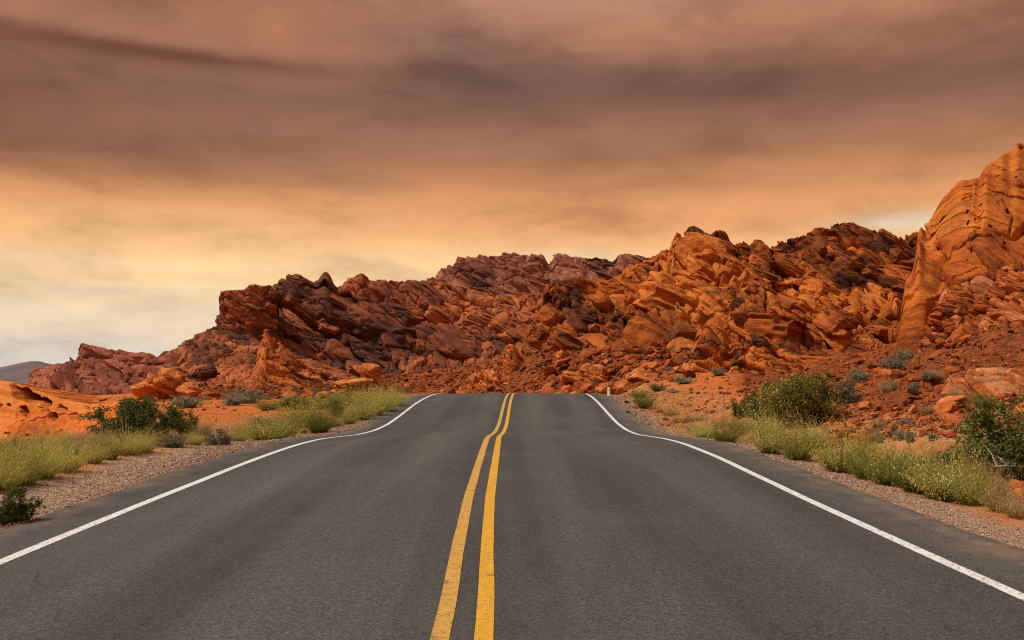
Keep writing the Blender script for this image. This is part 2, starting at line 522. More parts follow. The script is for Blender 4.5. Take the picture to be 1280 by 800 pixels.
CP = [  # (pixel column, pixel row, distance) of ground seen in the photograph
    (-250, 540, 14), (-250, 500, 40), (-250, 495, 90), (0, 556, 14), (0, 566, 22), (60, 560, 22), (0, 570, 32), (-150, 570, 30), (100, 545, 18), (120, 540, 25), (230, 538, 20), (330, 522, 30), (450, 508, 36),
    (60, 545, 34), (180, 525, 28), (230, 520, 30), (300, 512, 38),
    (400, 500, 52), (300, 502, 50), (200, 508, 45), (100, 508, 60), (0, 508, 70), (250, 491, 75), (300, 484, 100), (400, 486, 100), (520, 488, 95), (100, 497, 90),
    (0, 500, 120), (560, 494, 66), (640, 494, 70), (720, 491, 64), (600, 480, 85), (660, 466, 75), (740, 460, 70), (660, 436, 81), (715, 434, 80), (760, 432, 78), (800, 437, 75), (860, 442, 70), (820, 460, 63),
    (780, 480, 54), (765, 494, 46), (800, 500, 38), (850, 522, 26), (870, 496, 36), (900, 476, 48), (950, 468, 54), (880, 541, 20), (950, 520, 23),
    (1000, 490, 33), (1050, 465, 48), (1000, 552, 16), (1060, 541, 17), (1060, 503, 25), (1110, 492, 24), (1110, 456, 42), (1050, 476, 40), (1130, 530, 16),
    (1200, 565, 12.5), (1200, 505, 18.5), (1200, 430, 32), (1280, 592, 10.5), (1280, 508, 17.5), (1280, 400, 33), (1280, 462, 24),
    (1420, 560, 11), (1420, 480, 16), (1420, 380, 30), (1600, 300, 45), (900, 440, 120), (1200, 380, 100), (640, 450, 140), (400, 470, 160),
    (100, 490, 170), (0, 482, 300), (640, 470, 300), (1280, 400, 300)]
cw = np.array([pix(*c) for c in CP])
extra = []
for yy in (4.0, 9, 15, 22, 30, 38):
    for s in (-1, 1):
        extra.append((road_x(yy) + s * 5.6, yy, road_z(yy) - .10))
cw = np.vstack([cw, np.array(extra)])


def _key(x, y):
    d = np.maximum(y, 4.0)
    return np.stack([np.clip(x / d, -1.0, 1.0) * 2.2, np.log(d)], 1)


def _phi(r2):
    return np.where(r2 > 1e-12, r2 * np.log(np.maximum(r2, 1e-12)), 0)


_K = _key(cw[:, 0], cw[:, 1])
_n = len(_K)
_A = np.zeros((_n + 3, _n + 3))
_A[:_n, :_n] = _phi(((_K[:, None] - _K[None]) ** 2).sum(-1)) + np.eye(_n) * .01
_A[:_n, _n] = 1; _A[:_n, _n + 1:] = _K
_A[_n, :_n] = 1; _A[_n + 1:, :_n] = _K.T
_C = np.linalg.solve(_A, np.concatenate([cw[:, 2], np.zeros(3)]))


def base_z(x, y):
    x = np.asarray(x, float); y = np.asarray(y, float)
    out = np.empty(len(x))
    for a in range(0, len(x), 40000):
        k = _key(x[a:a + 40000], np.minimum(y[a:a + 40000], 320))
        out[a:a + 40000] = _phi(((k[:, None] - _K[None]) ** 2).sum(-1)) @ _C[:_n] + _C[_n] + k @ _C[_n + 1:]
    r = np.hypot(x, y)
    far = -.027 * r
    out = out + (far - out) * sstep(170, 420, r)
    back = sstep(4, -6, y)
    out = out * (1 - back) + back * (-.15 + .05 * np.maximum(np.abs(x) - 7, 0) * (x > 0))
    u = np.abs(x - road_x(y))
    wgt = sstep(5.0, 8.0, u)
    wgt = np.maximum(wgt, sstep(58, 68, y))
    out = (road_z(y) - .06 - .05 * sstep(4.4, 5.6, u)) * (1 - wgt) + out * wgt
    return out


def talus_mask(x, y):
    px = 640 + x / np.maximum(y, 1) * FPX
    m = sstep(500, 560, px) * sstep(890, 850, px) * sstep(54, 60, y)
    m = np.maximum(m, sstep(900, 940, px) * sstep(36, 44, y) * sstep(60, 56, y))
    m = np.maximum(m, sstep(1040, 1100, px) * sstep(9.5, 13, y) * sstep(7.0, 9.0, x))
    m = np.maximum(m, sstep(360, 400, px) * sstep(640, 600, px) * sstep(66, 76, y) * sstep(150, 120, y))
    m = np.maximum(m, .75 * sstep(520, 460, px) * sstep(48, 70, y) * sstep(180, 260, px))
    return m


def ground_z(x, y):
    x = np.atleast_1d(np.asarray(x, float)); y = np.atleast_1d(np.asarray(y, float))
    z = base_z(x, y)
    u = np.abs(x - road_x(y))
    off = np.maximum(sstep(4.8, 7.5, u), sstep(58, 66, y))
    P = np.stack([x, y, z * 0], 1)
    z = z + off * (.10 * fbm(P * .35, 4, 3) + .035 * fbm(P * 1.7, 4, 8))
    t = talus_mask(x, y) * off
    f1, f2, hid, dl = worley(P / np.array([1.1, 1.1, 1.0]) * .9 + .5 * fbm(P * .8, 3, 21)[:, None], 5)
    z = z + t * (.34 * (_r(hid, 5) - .5) + .12 * fbm(P * 1.2, 4, 40))
    return z


def hit(px, py):
    """where the line of sight through a photograph pixel meets the ground"""
    d = np.exp(np.linspace(math.log(3.5), math.log(170), 900))
    p = pix(px, py, d)
    g = ground_z(p[:, 0], p[:, 1])
    below = np.nonzero(p[:, 2] < g)[0]
    i = below[0] if len(below) else len(d) - 1
    return np.array([p[i, 0], p[i, 1], g[i]])


# ------------------------------------------------------------------ the ground sheet
def make_ground():
    a = np.concatenate([np.linspace(-180, -50, 60)[:-1], np.linspace(-50, 46, 800), np.linspace(46, 180, 60)[1:]])
    r = np.concatenate([[.25], np.exp(np.linspace(math.log(1.0), math.log(180), 520)), np.exp(np.linspace(math.log(190), math.log(9000), 40))])
    A, R = np.meshgrid(np.radians(a), r)
    x, y = (np.sin(A) * R).ravel(), (np.cos(A) * R).ravel()
    z = ground_z(x, y)
    u = np.abs(x - road_x(y))
    P = np.stack([x, y, 0 * x], 1)
    wob = .35 * fbm(P * .7, 4, 61)
    grav = sstep(1.0, .4, (u - 4.5) / 1.5 + wob) * sstep(60, 54, y)
    left = x < 0
    grav = np.where(left, sstep(1.2, .7, (u - 4.4) / 1.5 + wob) * sstep(60, 54, y), sstep(1.1, .5, (u - 4.5) / .85 + wob) * sstep(60, 54, y))
    straw = sstep(10, 7, u) * .9 * sstep(60, 50, y)
    px = 640 + x / np.maximum(y, 1) * FPX
    straw = np.maximum(straw, sstep(770, 800, px) * sstep(930, 870, px) * sstep(19, 23, y) * sstep(38, 30, y))
    me = mesh_np('ground', np.stack([x, y, z], 1), grid_faces(len(r), len(a)), [M['ground']],
                 {'gravel': grav, 'straw': straw, 'talus': talus_mask(x, y)}, smooth=True)
    tag(link('ground', me), 'red orange desert soil sheet with gravel verges', 'ground', kind='structure')


make_ground()


# ------------------------------------------------------------------ the road and its paint
def strip(name, x0, x1, y0, y1, lift, mat, nx, dy, parent, edge=0.0, thick=0.0, wave=None, seed=0):
    ys = np.arange(y0, y1, dy)
    us = np.linspace(0, 1, nx)
    Y, U = np.meshgrid(ys, us, indexing='ij')
    y = Y.ravel(); uu = U.ravel()
    P = np.stack([0 * y, y, 0 * y], 1)
    e0 = x0 + edge * fbm(P * 1.6, 4, seed) + (wave(y) if wave else 0)
    e1 = x1 + edge * fbm(P * 1.6, 4, seed + 7) + (wave(y) if wave else 0)
    lat = e0 + (e1 - e0) * uu
    z = road_z(y) + lift - .012 * np.abs(lat) * .6
    V = np.stack([road_x(y) + lat, y, z], 1)
    F = grid_faces(len(ys), nx)
    lt = lat
    if thick:
        n0 = len(V)
        for col_ in (0, nx - 1):
            idx = np.arange(len(ys)) * nx + col_
            lo_ = V[idx].copy()
            lo_[:, 2] -= thick
            lo_[:, 0] += .10 * (1 if col_ else -1)
            s = len(V)
            V = np.vstack([V, lo_])
            lt = np.concatenate([lt, lat[idx]])
            k = np.arange(len(ys) - 1)
            F = np.vstack([F, np.stack([idx[k], idx[k + 1], s + k + 1, s + k], 1)])
    me = mesh_np(name, V, F, [mat], {'lat': lt}, smooth=True)
    return link(name, me, parent)


road = strip('road', -4.38, 4.52, -50, 66, 0.0, M['asphalt'], 28, .2, None, .07, .10, seed=71)
tag(road, 'grey asphalt two lane road dipping and rising towards the rocks', 'road', kind='structure')
wv = lambda y: .006 * np.sin(y * .5) + .002 * np.sin(y * 2.3 + 1)
for nm, a, mt in (('centre_line', -.125, 'yellow_pale'), ('centre_line', .115, 'yellow')):
    strip(nm, a - .053, a + .053, -50, 66, .004, M[mt], 3, .2, road, .003, wave=wv, seed=int(90 + a * 100))
strip('edge_line', -3.70, -3.59, -50, 66, .004, M['white'], 3, .2, road, .003, wave=wv, seed=3)
strip('edge_line', 3.60, 3.71, -50, 66, .004, M['white'], 3, .2, road, .003, wave=wv, seed=4)


# ------------------------------------------------------------------ rock masses
def rock_disp(P, cells, aniso=2.0, seed=0, amp=.2, warp=.35, crack=.5, rough=.3, strata=.0, sl=1.0):
    """displacement (m) of broken, bedded rock and a 0..1 tone for each block"""
    Q = P @ BED
    wv = np.stack([fbm(Q * .13, 4, seed + 1), fbm(Q * .13, 4, seed + 2), fbm(Q * .13, 4, seed + 3)], 1)
    D = np.zeros(len(P)); T = np.zeros(len(P)); tw = 0
    for k, L in enumerate(cells):
        q = Q / L * np.array([.42, .75, aniso]) + warp * (.55 * wv * (8 / L) ** .3 + .2 * np.stack([vnoise(Q / L * 1.3, seed + 31 + k), vnoise(Q / L * 1.3, seed + 41 + k), vnoise(Q / L * 1.3, seed + 51 + k)], 1))
        f1, f2, h, dl = worley(q, seed + 100 * k + 9)
        g = np.stack([_r(h, 7), _r(h, 8), _r(h, 9)], 1) * 2 - 1
        D += amp * L ** .97 * 1.05 * (1.15 * (_r(h, 6) - .5) + .8 * (dl * g).sum(1) - crack * np.exp(-((f2 - f1) / (.05 + .10 / L)) ** 2))
        if k == 0:
            D *= .75
        wt = (1.0, .8, .6, .4, .2)[k]
        T += wt * _r(h, 11); tw += wt
    L0 = cells[0]
    D += rough * .10 * L0 * fbm(P / L0 * 2.2, 6, seed + 77, .6, ridged=True)
    b = Q[:, 2] + 1.0 * wv[:, 0]
    if strata:
        for m_, a_ in ((1.0, 1.0), (2.9, .45)):
            bb = b / sl * m_ + .8 * vnoise(Q / (sl * 5) * np.array([1, 1, 0]), seed + 15)
            i_ = np.floor(bb)
            fr = bb - i_
            st_ = _r(_hash(i_.astype(np.int64), 0 * i_.astype(np.int64), 0 * i_.astype(np.int64), seed + 3), 2)
            D += strata * a_ * (.9 * (st_ - .5) - .5 * fr - .7 * np.exp(-(np.minimum(fr, 1 - fr) / .09) ** 2))
    return D, T / tw, b


SLABS = []


def slab_protos():
    import bmesh
    bm = bmesh.new()
    bmesh.ops.create_icosphere(bm, subdivisions=4, radius=1.0)
    V0 = np.array([v.co[:] for v in bm.verts]) * 1.5
    F0 = np.array([[v.index for v in f.verts] for f in bm.faces])
    bm.free()
    for k in range(10):
        rg = np.random.default_rng(900 + k)
        V = V0.copy()
        pl = [(np.array(a, float) + rg.normal(0, .10, 3), h) for a, h in (((1, 0, 0), .95), ((-1, 0, 0), .95), ((0, 1, 0), .9), ((0, -1, 0), .9), ((0, 0, 1), .8), ((0, 0, -1), .8))]
        for _ in range(5):
            n = rg.normal(size=3); pl.append((n, rg.uniform(.78, 1.0)))
        for n, h in pl * 2:
            n = n / np.linalg.norm(n)
            d = V @ n - h
            V = V - np.where(d > 0, d, 0)[:, None] * n
        rr = np.linalg.norm(V, axis=1, keepdims=True)
        nn = V / rr
        V = nn * np.where(rr > 1.08, 1.08 + (rr - 1.08) * .5, rr)      # worn corners
        # layers weathered back into the sides, chips and pits
        z = V[:, 2] * 3.2 + .5 * fbm(V * 1.1, 3, k)
        fr = z - np.floor(z)
        st = _r(_hash(np.floor(z).astype(np.int64), np.int64(k) + 0 * z.astype(np.int64), 0 * z.astype(np.int64), 3), 4)
        hor = np.stack([nn[:, 0], nn[:, 1], 0 * z], 1)
        V = V + hor * (.14 * (st - .5) - .08 * np.exp(-(np.minimum(fr, 1 - fr) / .12) ** 2))[:, None] + nn * (.13 * fbm(V * 1.7, 5, 50 + k, .6))[:, None]
        SLABS.append((V, F0))


def add_blocks(P, F, T, B, nr, nc, rows, seed, C, carve, n, s0, s1, flat=.42, lo=.15, sunk=.55, hi=.98):
    if not SLABS:
        slab_protos()
    from mathutils import Euler
    rg = np.random.default_rng(seed + 5)
    r1 = rows[0] + rows[1]
    VV, FF, TT, BB, m = [P], [F], [T], [B], len(P)
    for i in range(n):
        r = int((lo + (hi - lo) * rg.uniform()) * r1)
        c = int(rg.integers(int(nc * .03) + 1, int(nc * .97)))
        p = P[r * nc + c]
        if carve is not None and carve(np.array([640 + p[0] / p[1] * FPX]), np.array([HZ - (p[2] - EYE) / p[1] * FPX]))[0][0] < -.25:
            continue                  # keep the clefts open
        u = rg.uniform()
        L = s0 * (1 - u * (1 - (s0 / s1) ** 1.5)) ** (-1 / 1.5)
        V, F0 = SLABS[rg.integers(len(SLABS))]
        R = np.array(Euler((rg.normal(0, .16), rg.normal(0, .17), rg.normal(0, .6))).to_matrix())
        f = flat * rg.uniform(.6, 1.7)
        a_, b_ = rg.uniform(.85, 1.5), rg.uniform(.75, 1.2)
        for _ in range(5):            # a block may not stand above the skyline of its ridge
            Q = (V * np.array([L * .5 * a_, L * .5 * b_, L * .5 * f])) @ R.T @ BED.T
            Q = Q + p + np.array([0, sunk * L * .5, -.35 * L * f * .5])
            qx = 640 + Q[:, 0] / Q[:, 1] * FPX
            qy = HZ - (Q[:, 2] - EYE) / Q[:, 1] * FPX
            over = (np.interp(qx, C[:, 0], C[:, 1], left=900, right=900) - qy).max()
            if over < 2.5:
                break
            L *= .72
        else:
            continue
        VV.append(Q); FF.append(F0 + m); m += len(Q)
        base_t = T[r * nc + c]
        TT.append(np.full(len(Q), np.clip(.6 * base_t + .4 * rg.normal(.52, .15), 0, 1)))
        BB.append((Q @ BED)[:, 2])
    return np.vstack(VV), np.vstack(FF), np.concatenate(TT), np.concatenate(BB)


def rock_mass(name, crest, crest_d, brk, brk_d, foot, foot_d, mat, rows=(60, 120, 30), step=1.0, cells=(9, 4, 1.7, .7), amp=.2,
              aniso=2.0, seed=0, back=.9, carve=None, csm=26, soft=14, fit=True, crack=.6, rough=.14, strata=.0, sl=1.0, warp=.3, tone_bias=0.0, sharp=2, px_pad=0, blocks=None):
    C = np.array(crest, float)
    px = np.arange(C[0, 0], C[-1, 0] + step, step)
    it = lambda arr: smooth1(np.interp(px, *np.array(arr, float).T), max(2, int(14 / step)))
    cy = smooth1(np.interp(px, C[:, 0], C[:, 1]), int(csm / step))
    cd, by, bd, fy, fd = it(crest_d), it(brk), it(brk_d), it(foot), it(foot_d)
    by = np.maximum(by, cy + 1.0)
    fy = np.maximum(fy, by + 1.0)
    pf, pb, pc = pix(px, fy, fd), pix(px, by, bd), pix(px, cy, cd)
    H = np.maximum(pc[:, 2] - pf[:, 2], .2)
    pf[:, 2] -= .5 + .12 * H
    pk = pc.copy()
    kd = cd + back * H + .6
    pk[:, 0] = (px - 640) * kd / FPX
    pk[:, 1] = kd
    pk[:, 2] = pf[:, 2] - .5
    pm = (pc + pk) / 2
    pm[:, 2] = pc[:, 2] - .18 * H
    segs = []
    for (a, b, n, last) in ((pf, pb, rows[0], 0), (pb, pc, rows[1], 0), (pc, pm, rows[2] // 2 + 1, 0), (pm, pk, rows[2] // 2 + 1, 1)):
        t = np.linspace(0, 1, n, endpoint=bool(last))[:, None, None]
        segs.append(a[None] * (1 - t) + b[None] * t)
    G = np.concatenate(segs, 0)
    # round off the breaks of slope
    k = 9
    ker = np.hanning(k + 2)[1:-1]; ker /= ker.sum()
    Gp = np.pad(G, ((k // 2, k // 2), (0, 0), (0, 0)), mode='edge')
    G = sum(ker[i] * Gp[i:i + G.shape[0]] for i in range(k))
    nr, nc = G.shape[:2]
    du, dv = np.gradient(G, axis=1), np.gradient(G, axis=0)
    N = np.cross(du, dv)
    N /= np.maximum(np.linalg.norm(N, axis=2, keepdims=True), 1e-9)
    N = np.where((N[..., 1:2] > .6), N, N)
    P = G.reshape(-1, 3)
    Nf = N.reshape(-1, 3)
    D, T, B = rock_disp(P, cells, aniso, seed, amp, warp, crack, rough, strata, sl)
    if carve is not None:
        ipx = 640 + P[:, 0] / P[:, 1] * FPX
        ipy = HZ - (P[:, 2] - EYE) / P[:, 1] * FPX
        dn, dh = carve(ipx, ipy)
        D = D + dn
        P = P - dh[:, None] * np.array([.12, 1.0, .02])
    P = P + Nf * D[:, None]
    if fit:
        row = np.repeat(np.arange(nr), nc)
        zf = np.interp(640 + P[:, 0] / P[:, 1] * FPX, px, pf[:, 2])
        for _ in range(3):
            ipx = 640 + P[:, 0] / P[:, 1] * FPX
            tan = (P[:, 2] - EYE) / P[:, 1] * FPX
            bw = max(2.0, step * 2)
            nb = int((px[-1] - px[0]) / bw) + 1
            ib = np.clip(((ipx - px[0]) / bw).astype(int), 0, nb - 1)
            E = np.full(nb, -9e9)
            np.maximum.at(E, ib, tan)
            bc = px[0] + (np.arange(nb) + .5) * bw
            ok = E > -1e9
            E = np.interp(bc, bc[ok], E[ok])
            E = np.max([np.roll(np.pad(E, 3, mode='edge'), k_)[3:-3] for k_ in (-1, 0, 1)], 0)
            Tg = HZ - np.interp(bc, C[:, 0], C[:, 1])
            ft = HZ - np.interp(bc, px, fy)
            fac = np.clip((Tg - ft + 1) / np.maximum(E - ft + 1, 1), .3, 1.6)
            fac = smooth1(fac, int(soft / bw))
            E = smooth1(E, int(soft / bw))
            f = np.interp(ipx, bc, fac)
            top = np.interp(ipx, bc, (E - ft) * np.interp(bc, px, cd) / FPX)
            wz = np.clip((P[:, 2] - zf) / np.maximum(top, .3), 0, 1) ** 3
            P[:, 2] = P[:, 2] + (P[:, 2] - zf) * (f - 1) * wz
    T = np.clip(T + tone_bias, 0, 1)
    F = grid_faces(nr, nc)
    F = np.concatenate([F[:, [0, 1, 2]], F[:, [0, 2, 3]]]) if blocks else F
    if blocks:                        # tilted slabs and blocks of the same rock standing out of the face
        P, F, T, B = add_blocks(P, F, T, B, nr, nc, rows, seed, C, carve, *blocks)
    me = mesh_np(name, P, F, [mat], {'tone': T, 'bed': B})
    return link(name, me)


def seg_dist(ipx, ipy, pts):
    d = np.full(len(ipx), 9e9)
    for (x0, y0), (x1, y1) in zip(pts[:-1], pts[1:]):
        vx, vy = x1 - x0, y1 - y0
        t = np.clip(((ipx - x0) * vx + (ipy - y0) * vy) / (vx * vx + vy * vy + 1e-9), 0, 1)
        d = np.minimum(d, np.hypot(ipx - x0 - t * vx, ipy - y0 - t * vy))
    return d


def pits(ipx, ipy, lst, depth):
    D = np.zeros(len(ipx))
    for (cx, cy, rx, ry, ang) in lst:
        ca, sa = math.cos(ang), math.sin(ang)
        u = ((ipx - cx) * ca + (ipy - cy) * sa) / rx
        v = (-(ipx - cx) * sa + (ipy - cy) * ca) / ry
        q = np.hypot(u, v) + .12 * np.sin(5 * np.arctan2(v, u) + cx)
        D -= depth * np.clip(rx / 8, .5, 1.5) * sstep(1.0, .86, q)
    return D


def tier_carve(ipx, ipy):
    D = 0
    for pts, wd, dp in (([(1012, 362), (1017, 385), (1032, 402), (1038, 420), (1036, 446)], 2.6, 1.4), ([(988, 356), (1003, 366), (1030, 378), (1060, 392)], 1.8, .8), ([(1060, 374), (1058, 392), (1050, 408)], 1.6, .6),
                        ([(948, 352), (970, 362), (985, 368)], 2.0, .8), ([(1086, 362), (1106, 374), (1128, 384)], 1.8, .7), ([(958, 374), (955, 396), (970, 408)], 1.5, .4), ([(1124, 402), (1114, 428)], 2.2, .9)):
        D = D - dp * np.exp(-(seg_dist(ipx, ipy, pts) / wd) ** 2)
    return D, pits(ipx, ipy, [(1000, 393, 10, 3, .1), (968, 392, 3.5, 4, 0), (1092, 397, 4, 3.5, 0), (1018, 376, 5, 8, .2), (1070, 400, 6, 3.5, 0), (1088, 355, 3, 2, 0), (1012, 349, 3, 2, 0), (1050, 414, 3, 2, .3),
                              (975, 360, 7, 3, .5), (1048, 366, 6, 3, .3), (920, 440, 3, 2, 0)], .9)


def ridge_carve(ipx, ipy):
    D = 0
    for pts, wd, dp in (([(764, 350), (758, 374), (752, 384)], 2.0, 1.2), ([(778, 378), (781, 400), (784, 416)], 1.8, 1.0), ([(824, 384), (828, 400), (832, 414)], 2.4, 1.4), ([(664, 404), (684, 412), (710, 426)], 1.8, 1.0),
                        ([(716, 366), (708, 390), (700, 402)], 1.6, .7), ([(856, 330), (853, 356), (852, 378)], 2.2, 1.1), ([(795, 338), (806, 352), (820, 366)], 1.6, .7), ([(784, 400), (800, 420), (812, 430)], 1.8, .9),
                        ([(836, 318), (834, 345), (830, 360)], 1.6, .7), ([(912, 320), (900, 345), (890, 362)], 1.8, .8)):
        D = D - dp * np.exp(-(seg_dist(ipx, ipy, pts) / wd) ** 2)
    return D, 0 * D


def butte_carve(ipx, ipy):
    D = 0
    for pts, wd, dp in (([(1174, 303), (1184, 310), (1187, 323), (1178, 328), (1176, 346)], 4.2, .6), ([(1176, 346), (1190, 352), (1204, 356), (1220, 352)], 2.2, .5),
                        ([(1139, 334), (1152, 337), (1166, 340), (1176, 344)], 1.5, .16), ([(1143, 304), (1152, 298), (1162, 298)], 1.5, .16),
                        ([(1290, 270), (1280, 290), (1268, 303), (1250, 308), (1222, 309)], 3, .5),
                        ([(1140, 395), (1152, 380), (1166, 372), (1175, 352)], 2.0, .35)):
        D = D - dp * np.exp(-(seg_dist(ipx, ipy, pts) / wd) ** 2)
    nz = .6 + .8 * np.clip(fbm(np.stack([ipx * .06, ipy * .06, 0 * ipx], 1), 3, 6) + .3, 0, 1)
    for pts, wd, dp in (([(1192, 236), (1206, 241), (1222, 239), (1244, 248)], 1.3, .35), ([(1226, 213), (1240, 227), (1262, 233), (1290, 240)], 1.5, .5),
                        ([(1200, 262), (1222, 258), (1250, 270)], 1.2, .3), ([(1129, 352), (1146, 357), (1164, 353)], 1.2, .3), ([(1126, 374), (1146, 379)], 1.1, .25), ([(1176, 392), (1166, 418), (1160, 442)], 1.8, .6),
                        ([(1172, 256), (1190, 252), (1212, 257)], 1.1, .25), ([(1236, 202), (1252, 212), (1284, 214)], 1.2, .3), ([(1254, 262), (1266, 280), (1262, 300)], 1.2, .3), ([(1188, 318), (1206, 322), (1240, 318), (1262, 328)], 1.4, .4)):
        D = D - dp * nz * np.exp(-(seg_dist(ipx, ipy + 1.5 * np.sin(ipx * .35), pts) / wd) ** 2)
    # the pillar and the upper dome swell forwards
    D = D + 1.1 * np.exp(-((ipx - 1152) / 20) ** 2) * sstep(300, 325, ipy)
    D = D + 1.4 * np.exp(-((ipx - 1215) / 45) ** 2 - ((ipy - 265) / 45) ** 2)
    D = D + .9 * np.exp(-((ipx - 1225) / 38) ** 2 - ((ipy - 325) / 22) ** 2)
    D = D - 1.0 * sstep(1164, 1182, ipx) * sstep(348, 368, ipy)
    Dh = pits(ipx, ipy, [(1184, 271, 4.5, 2.2, -.6), (1206, 285, 3, 1.6, .2), (1208, 297, 2.5, 3, .2), (1219, 281, 1.8, 1, 0), (1230, 275, 1.8, 1.2, 0), (1221, 293, 1.6, 1, 0), (1228, 294, 1.4, 1, 0),
                            (1260, 276, 3, 3.5, .4), (1248, 224, 3.5, 2, .2), (1270, 224, 2.2, 1.6, 0), (1231, 243, 3, 1.2, .3), (1214, 237, 4, 1.3, -.3), (1165, 300, 3, 2.4, 0), (1174, 302, 2.6, 2, .3),
                            (1149, 334, 2.2, 1.4, 0), (1160, 337, 3, 1.6, .3), (1257, 321, 2.6, 1.6, 0), (1216, 332, 2, 2, 0), (1210, 338, 1.6, 1, 0), (1196, 355, 3, 1.5, 0), (1240, 318, 2, 1.2, 0),
                            (1240, 302, 3, 1.3, -.2), (1275, 186, 3, 1.2, .2), (1190, 240, 3, .8, -.4), (1246, 260, 2, 1, .3), (1235, 350, 3, 1.4, .2)], .7)
    return D, Dh


# the far hill
def far_hill():
    px = np.linspace(-420, 330, 240)
    cy = smooth1(np.interp(px, [-420, -300, -180, -90, 0, 21, 32, 42, 50, 58, 75, 110, 200, 330], [476, 466, 470, 462, 460, 455, 452, 451, 452, 455, 456.5, 460, 468, 478]), 5)
    rows = []
    for t in np.linspace(0, 1, 34):
        d = 2500 + 500 * t - 0
        z = pix(px, 488 + (cy - 488) * t ** .8, d)
        rows.append(z)
    for t in np.linspace(0, 1, 10)[1:]:
        z = pix(px, cy, 3000 + 600 * t)
        z[:, 2] = z[:, 2] * (1 - t) - 110 * t
        rows.append(z)
    G = np.array(rows)
    P = G.reshape(-1, 3)
    P[:, 1] += 25 * fbm(P * .004, 5, 4, ridged=True)
    P[:, 2] += 3 * fbm(P * .008, 5, 14, ridged=True)
    me = mesh_np('hill', P, grid_faces(*G.shape[:2]), [M['hill']], smooth=True)
    tag(link('hill', me), 'distant grey violet hill at the left edge of the skyline', 'hill', kind='structure')


far_hill()

o = rock_mass('rock_ridge', [(500, 372), (531, 350), (545, 342), (547, 337), (568, 327.5), (570, 320.6), (587, 322), (606, 319), (620, 320), (634, 316.5),
                             (656, 318.7), (672, 319), (678, 316), (682, 320.6), (686, 325), (688, 329), (691, 318), (705, 319.4), (722, 323), (745, 322),
                             (767, 324.7), (770, 319), (777, 317), (789, 318), (800, 319), (830, 326), (870, 340)],
              [(500, 225), (870, 245)], [(500, 400), (600, 378), (700, 365), (870, 370)], [(500, 212), (870, 230)],
              [(500, 470), (870, 470)], [(500, 170), (870, 190)], M['back'], rows=(40, 120, 24), step=.9, cells=(22, 9, 4, 1.8), amp=.08, seed=210, blocks=(140, 3, 14, .5, .3, .75), aniso=2.4, strata=.5, sl=3.5, tone_bias=.05)
tag(o, 'high mauve red rock ridge farthest back behind the end of the road', 'rock ridge')

o = rock_mass('rock_outcrop', [(26, 490), (33, 474), (37, 464), (46, 461), (60, 456.5), (80, 454.5), (82, 449), (96, 444), (98, 430.5), (105, 430), (120, 432), (140, 436.5),
                               (154, 438.5), (172, 441), (192, 444), (215, 452), (240, 474)],
              [(26, 112), (80, 108), (240, 112)], [(26, 478), (100, 470), (160, 476), (240, 478)], [(26, 106), (100, 100), (240, 104)],
              [(26, 500), (240, 500)], [(26, 96), (240, 94)], M['dusty'], rows=(40, 110, 24), step=.6, cells=(11, 4.4, 1.6, .6), amp=.11, seed=310, blocks=(110, 1.0, 3.6, .45, .1), aniso=2.0, strata=.4, sl=2.2)
tag(o, 'low dusty red outcrop with a blunt raised prow, below the far hill', 'rock outcrop')

o = rock_mass('rock_ridge', [(150, 462), (180, 450), (199, 444), (212, 438), (226, 429), (241, 421), (256, 413), (269, 405.5), (270, 396), (272, 372), (274, 363.5), (287, 362.5), (300, 362),
                             (305, 361), (309, 356.5), (318, 355), (330, 357), (339, 356), (346, 351), (352, 347), (362, 344), (372, 341.6), (382, 346), (391, 351), (396, 349), (401, 342),
                             (406.5, 338.6), (412, 341), (417, 348), (421, 357.5), (428, 354), (437, 347), (450, 341), (459, 343), (464, 350), (480, 349), (498, 351.5), (512, 349.5), (528, 350),
                             (543, 351), (557, 352), (573, 355), (598, 363), (623, 369), (656, 369), (680, 367), (720, 385)],
              [(150, 122), (270, 140), (420, 146), (540, 152), (720, 150)], [(150, 478), (240, 452), (272, 424), (340, 432), (400, 446), (480, 452), (560, 440), (640, 425), (720, 425)],
              [(150, 114), (270, 128), (420, 130), (540, 134), (720, 136)], [(150, 494), (720, 494)], [(150, 96), (400, 100), (720, 104)],
              M['left'], rows=(70, 170, 30), step=.8, cells=(17, 7, 3, 1.2), amp=.12, seed=410, blocks=(320, 1.6, 10.0, .5, .15, .72), aniso=1.9, strata=.8, sl=3.6, tone_bias=.0)
tag(o, 'long dark red jagged ridge running right from the square cut tower', 'rock ridge')
o = rock_mass('rock_tower', [(265, 440), (268, 418), (269.5, 400), (271, 380), (273, 364.5), (280, 363), (287, 362.5), (300, 362), (305, 361), (309, 356.5), (318, 355), (330, 357), (339, 356), (346, 364), (352, 390), (356, 432)],
              [(265, 131), (275, 128), (340, 130), (356, 133)], [(265, 446), (275, 424), (340, 432), (356, 440)], [(265, 129), (275, 124.5), (340, 127), (356, 131)],
              [(265, 470), (356, 470)], [(265, 126), (275, 120), (356, 124)], M['left'], rows=(40, 110, 24), step=.4, cells=(5.5, 2.4, 1.0, .5), amp=.075, seed=431, csm=8, soft=5, aniso=1.3, strata=.15, sl=2.0,
              crack=1.0, blocks=(70, .8, 2.6, .6, .3, .8), tone_bias=-.06, back=.8)
tag(o, 'square cut dark red rock tower at the left end of the jagged ridge', 'rock tower')

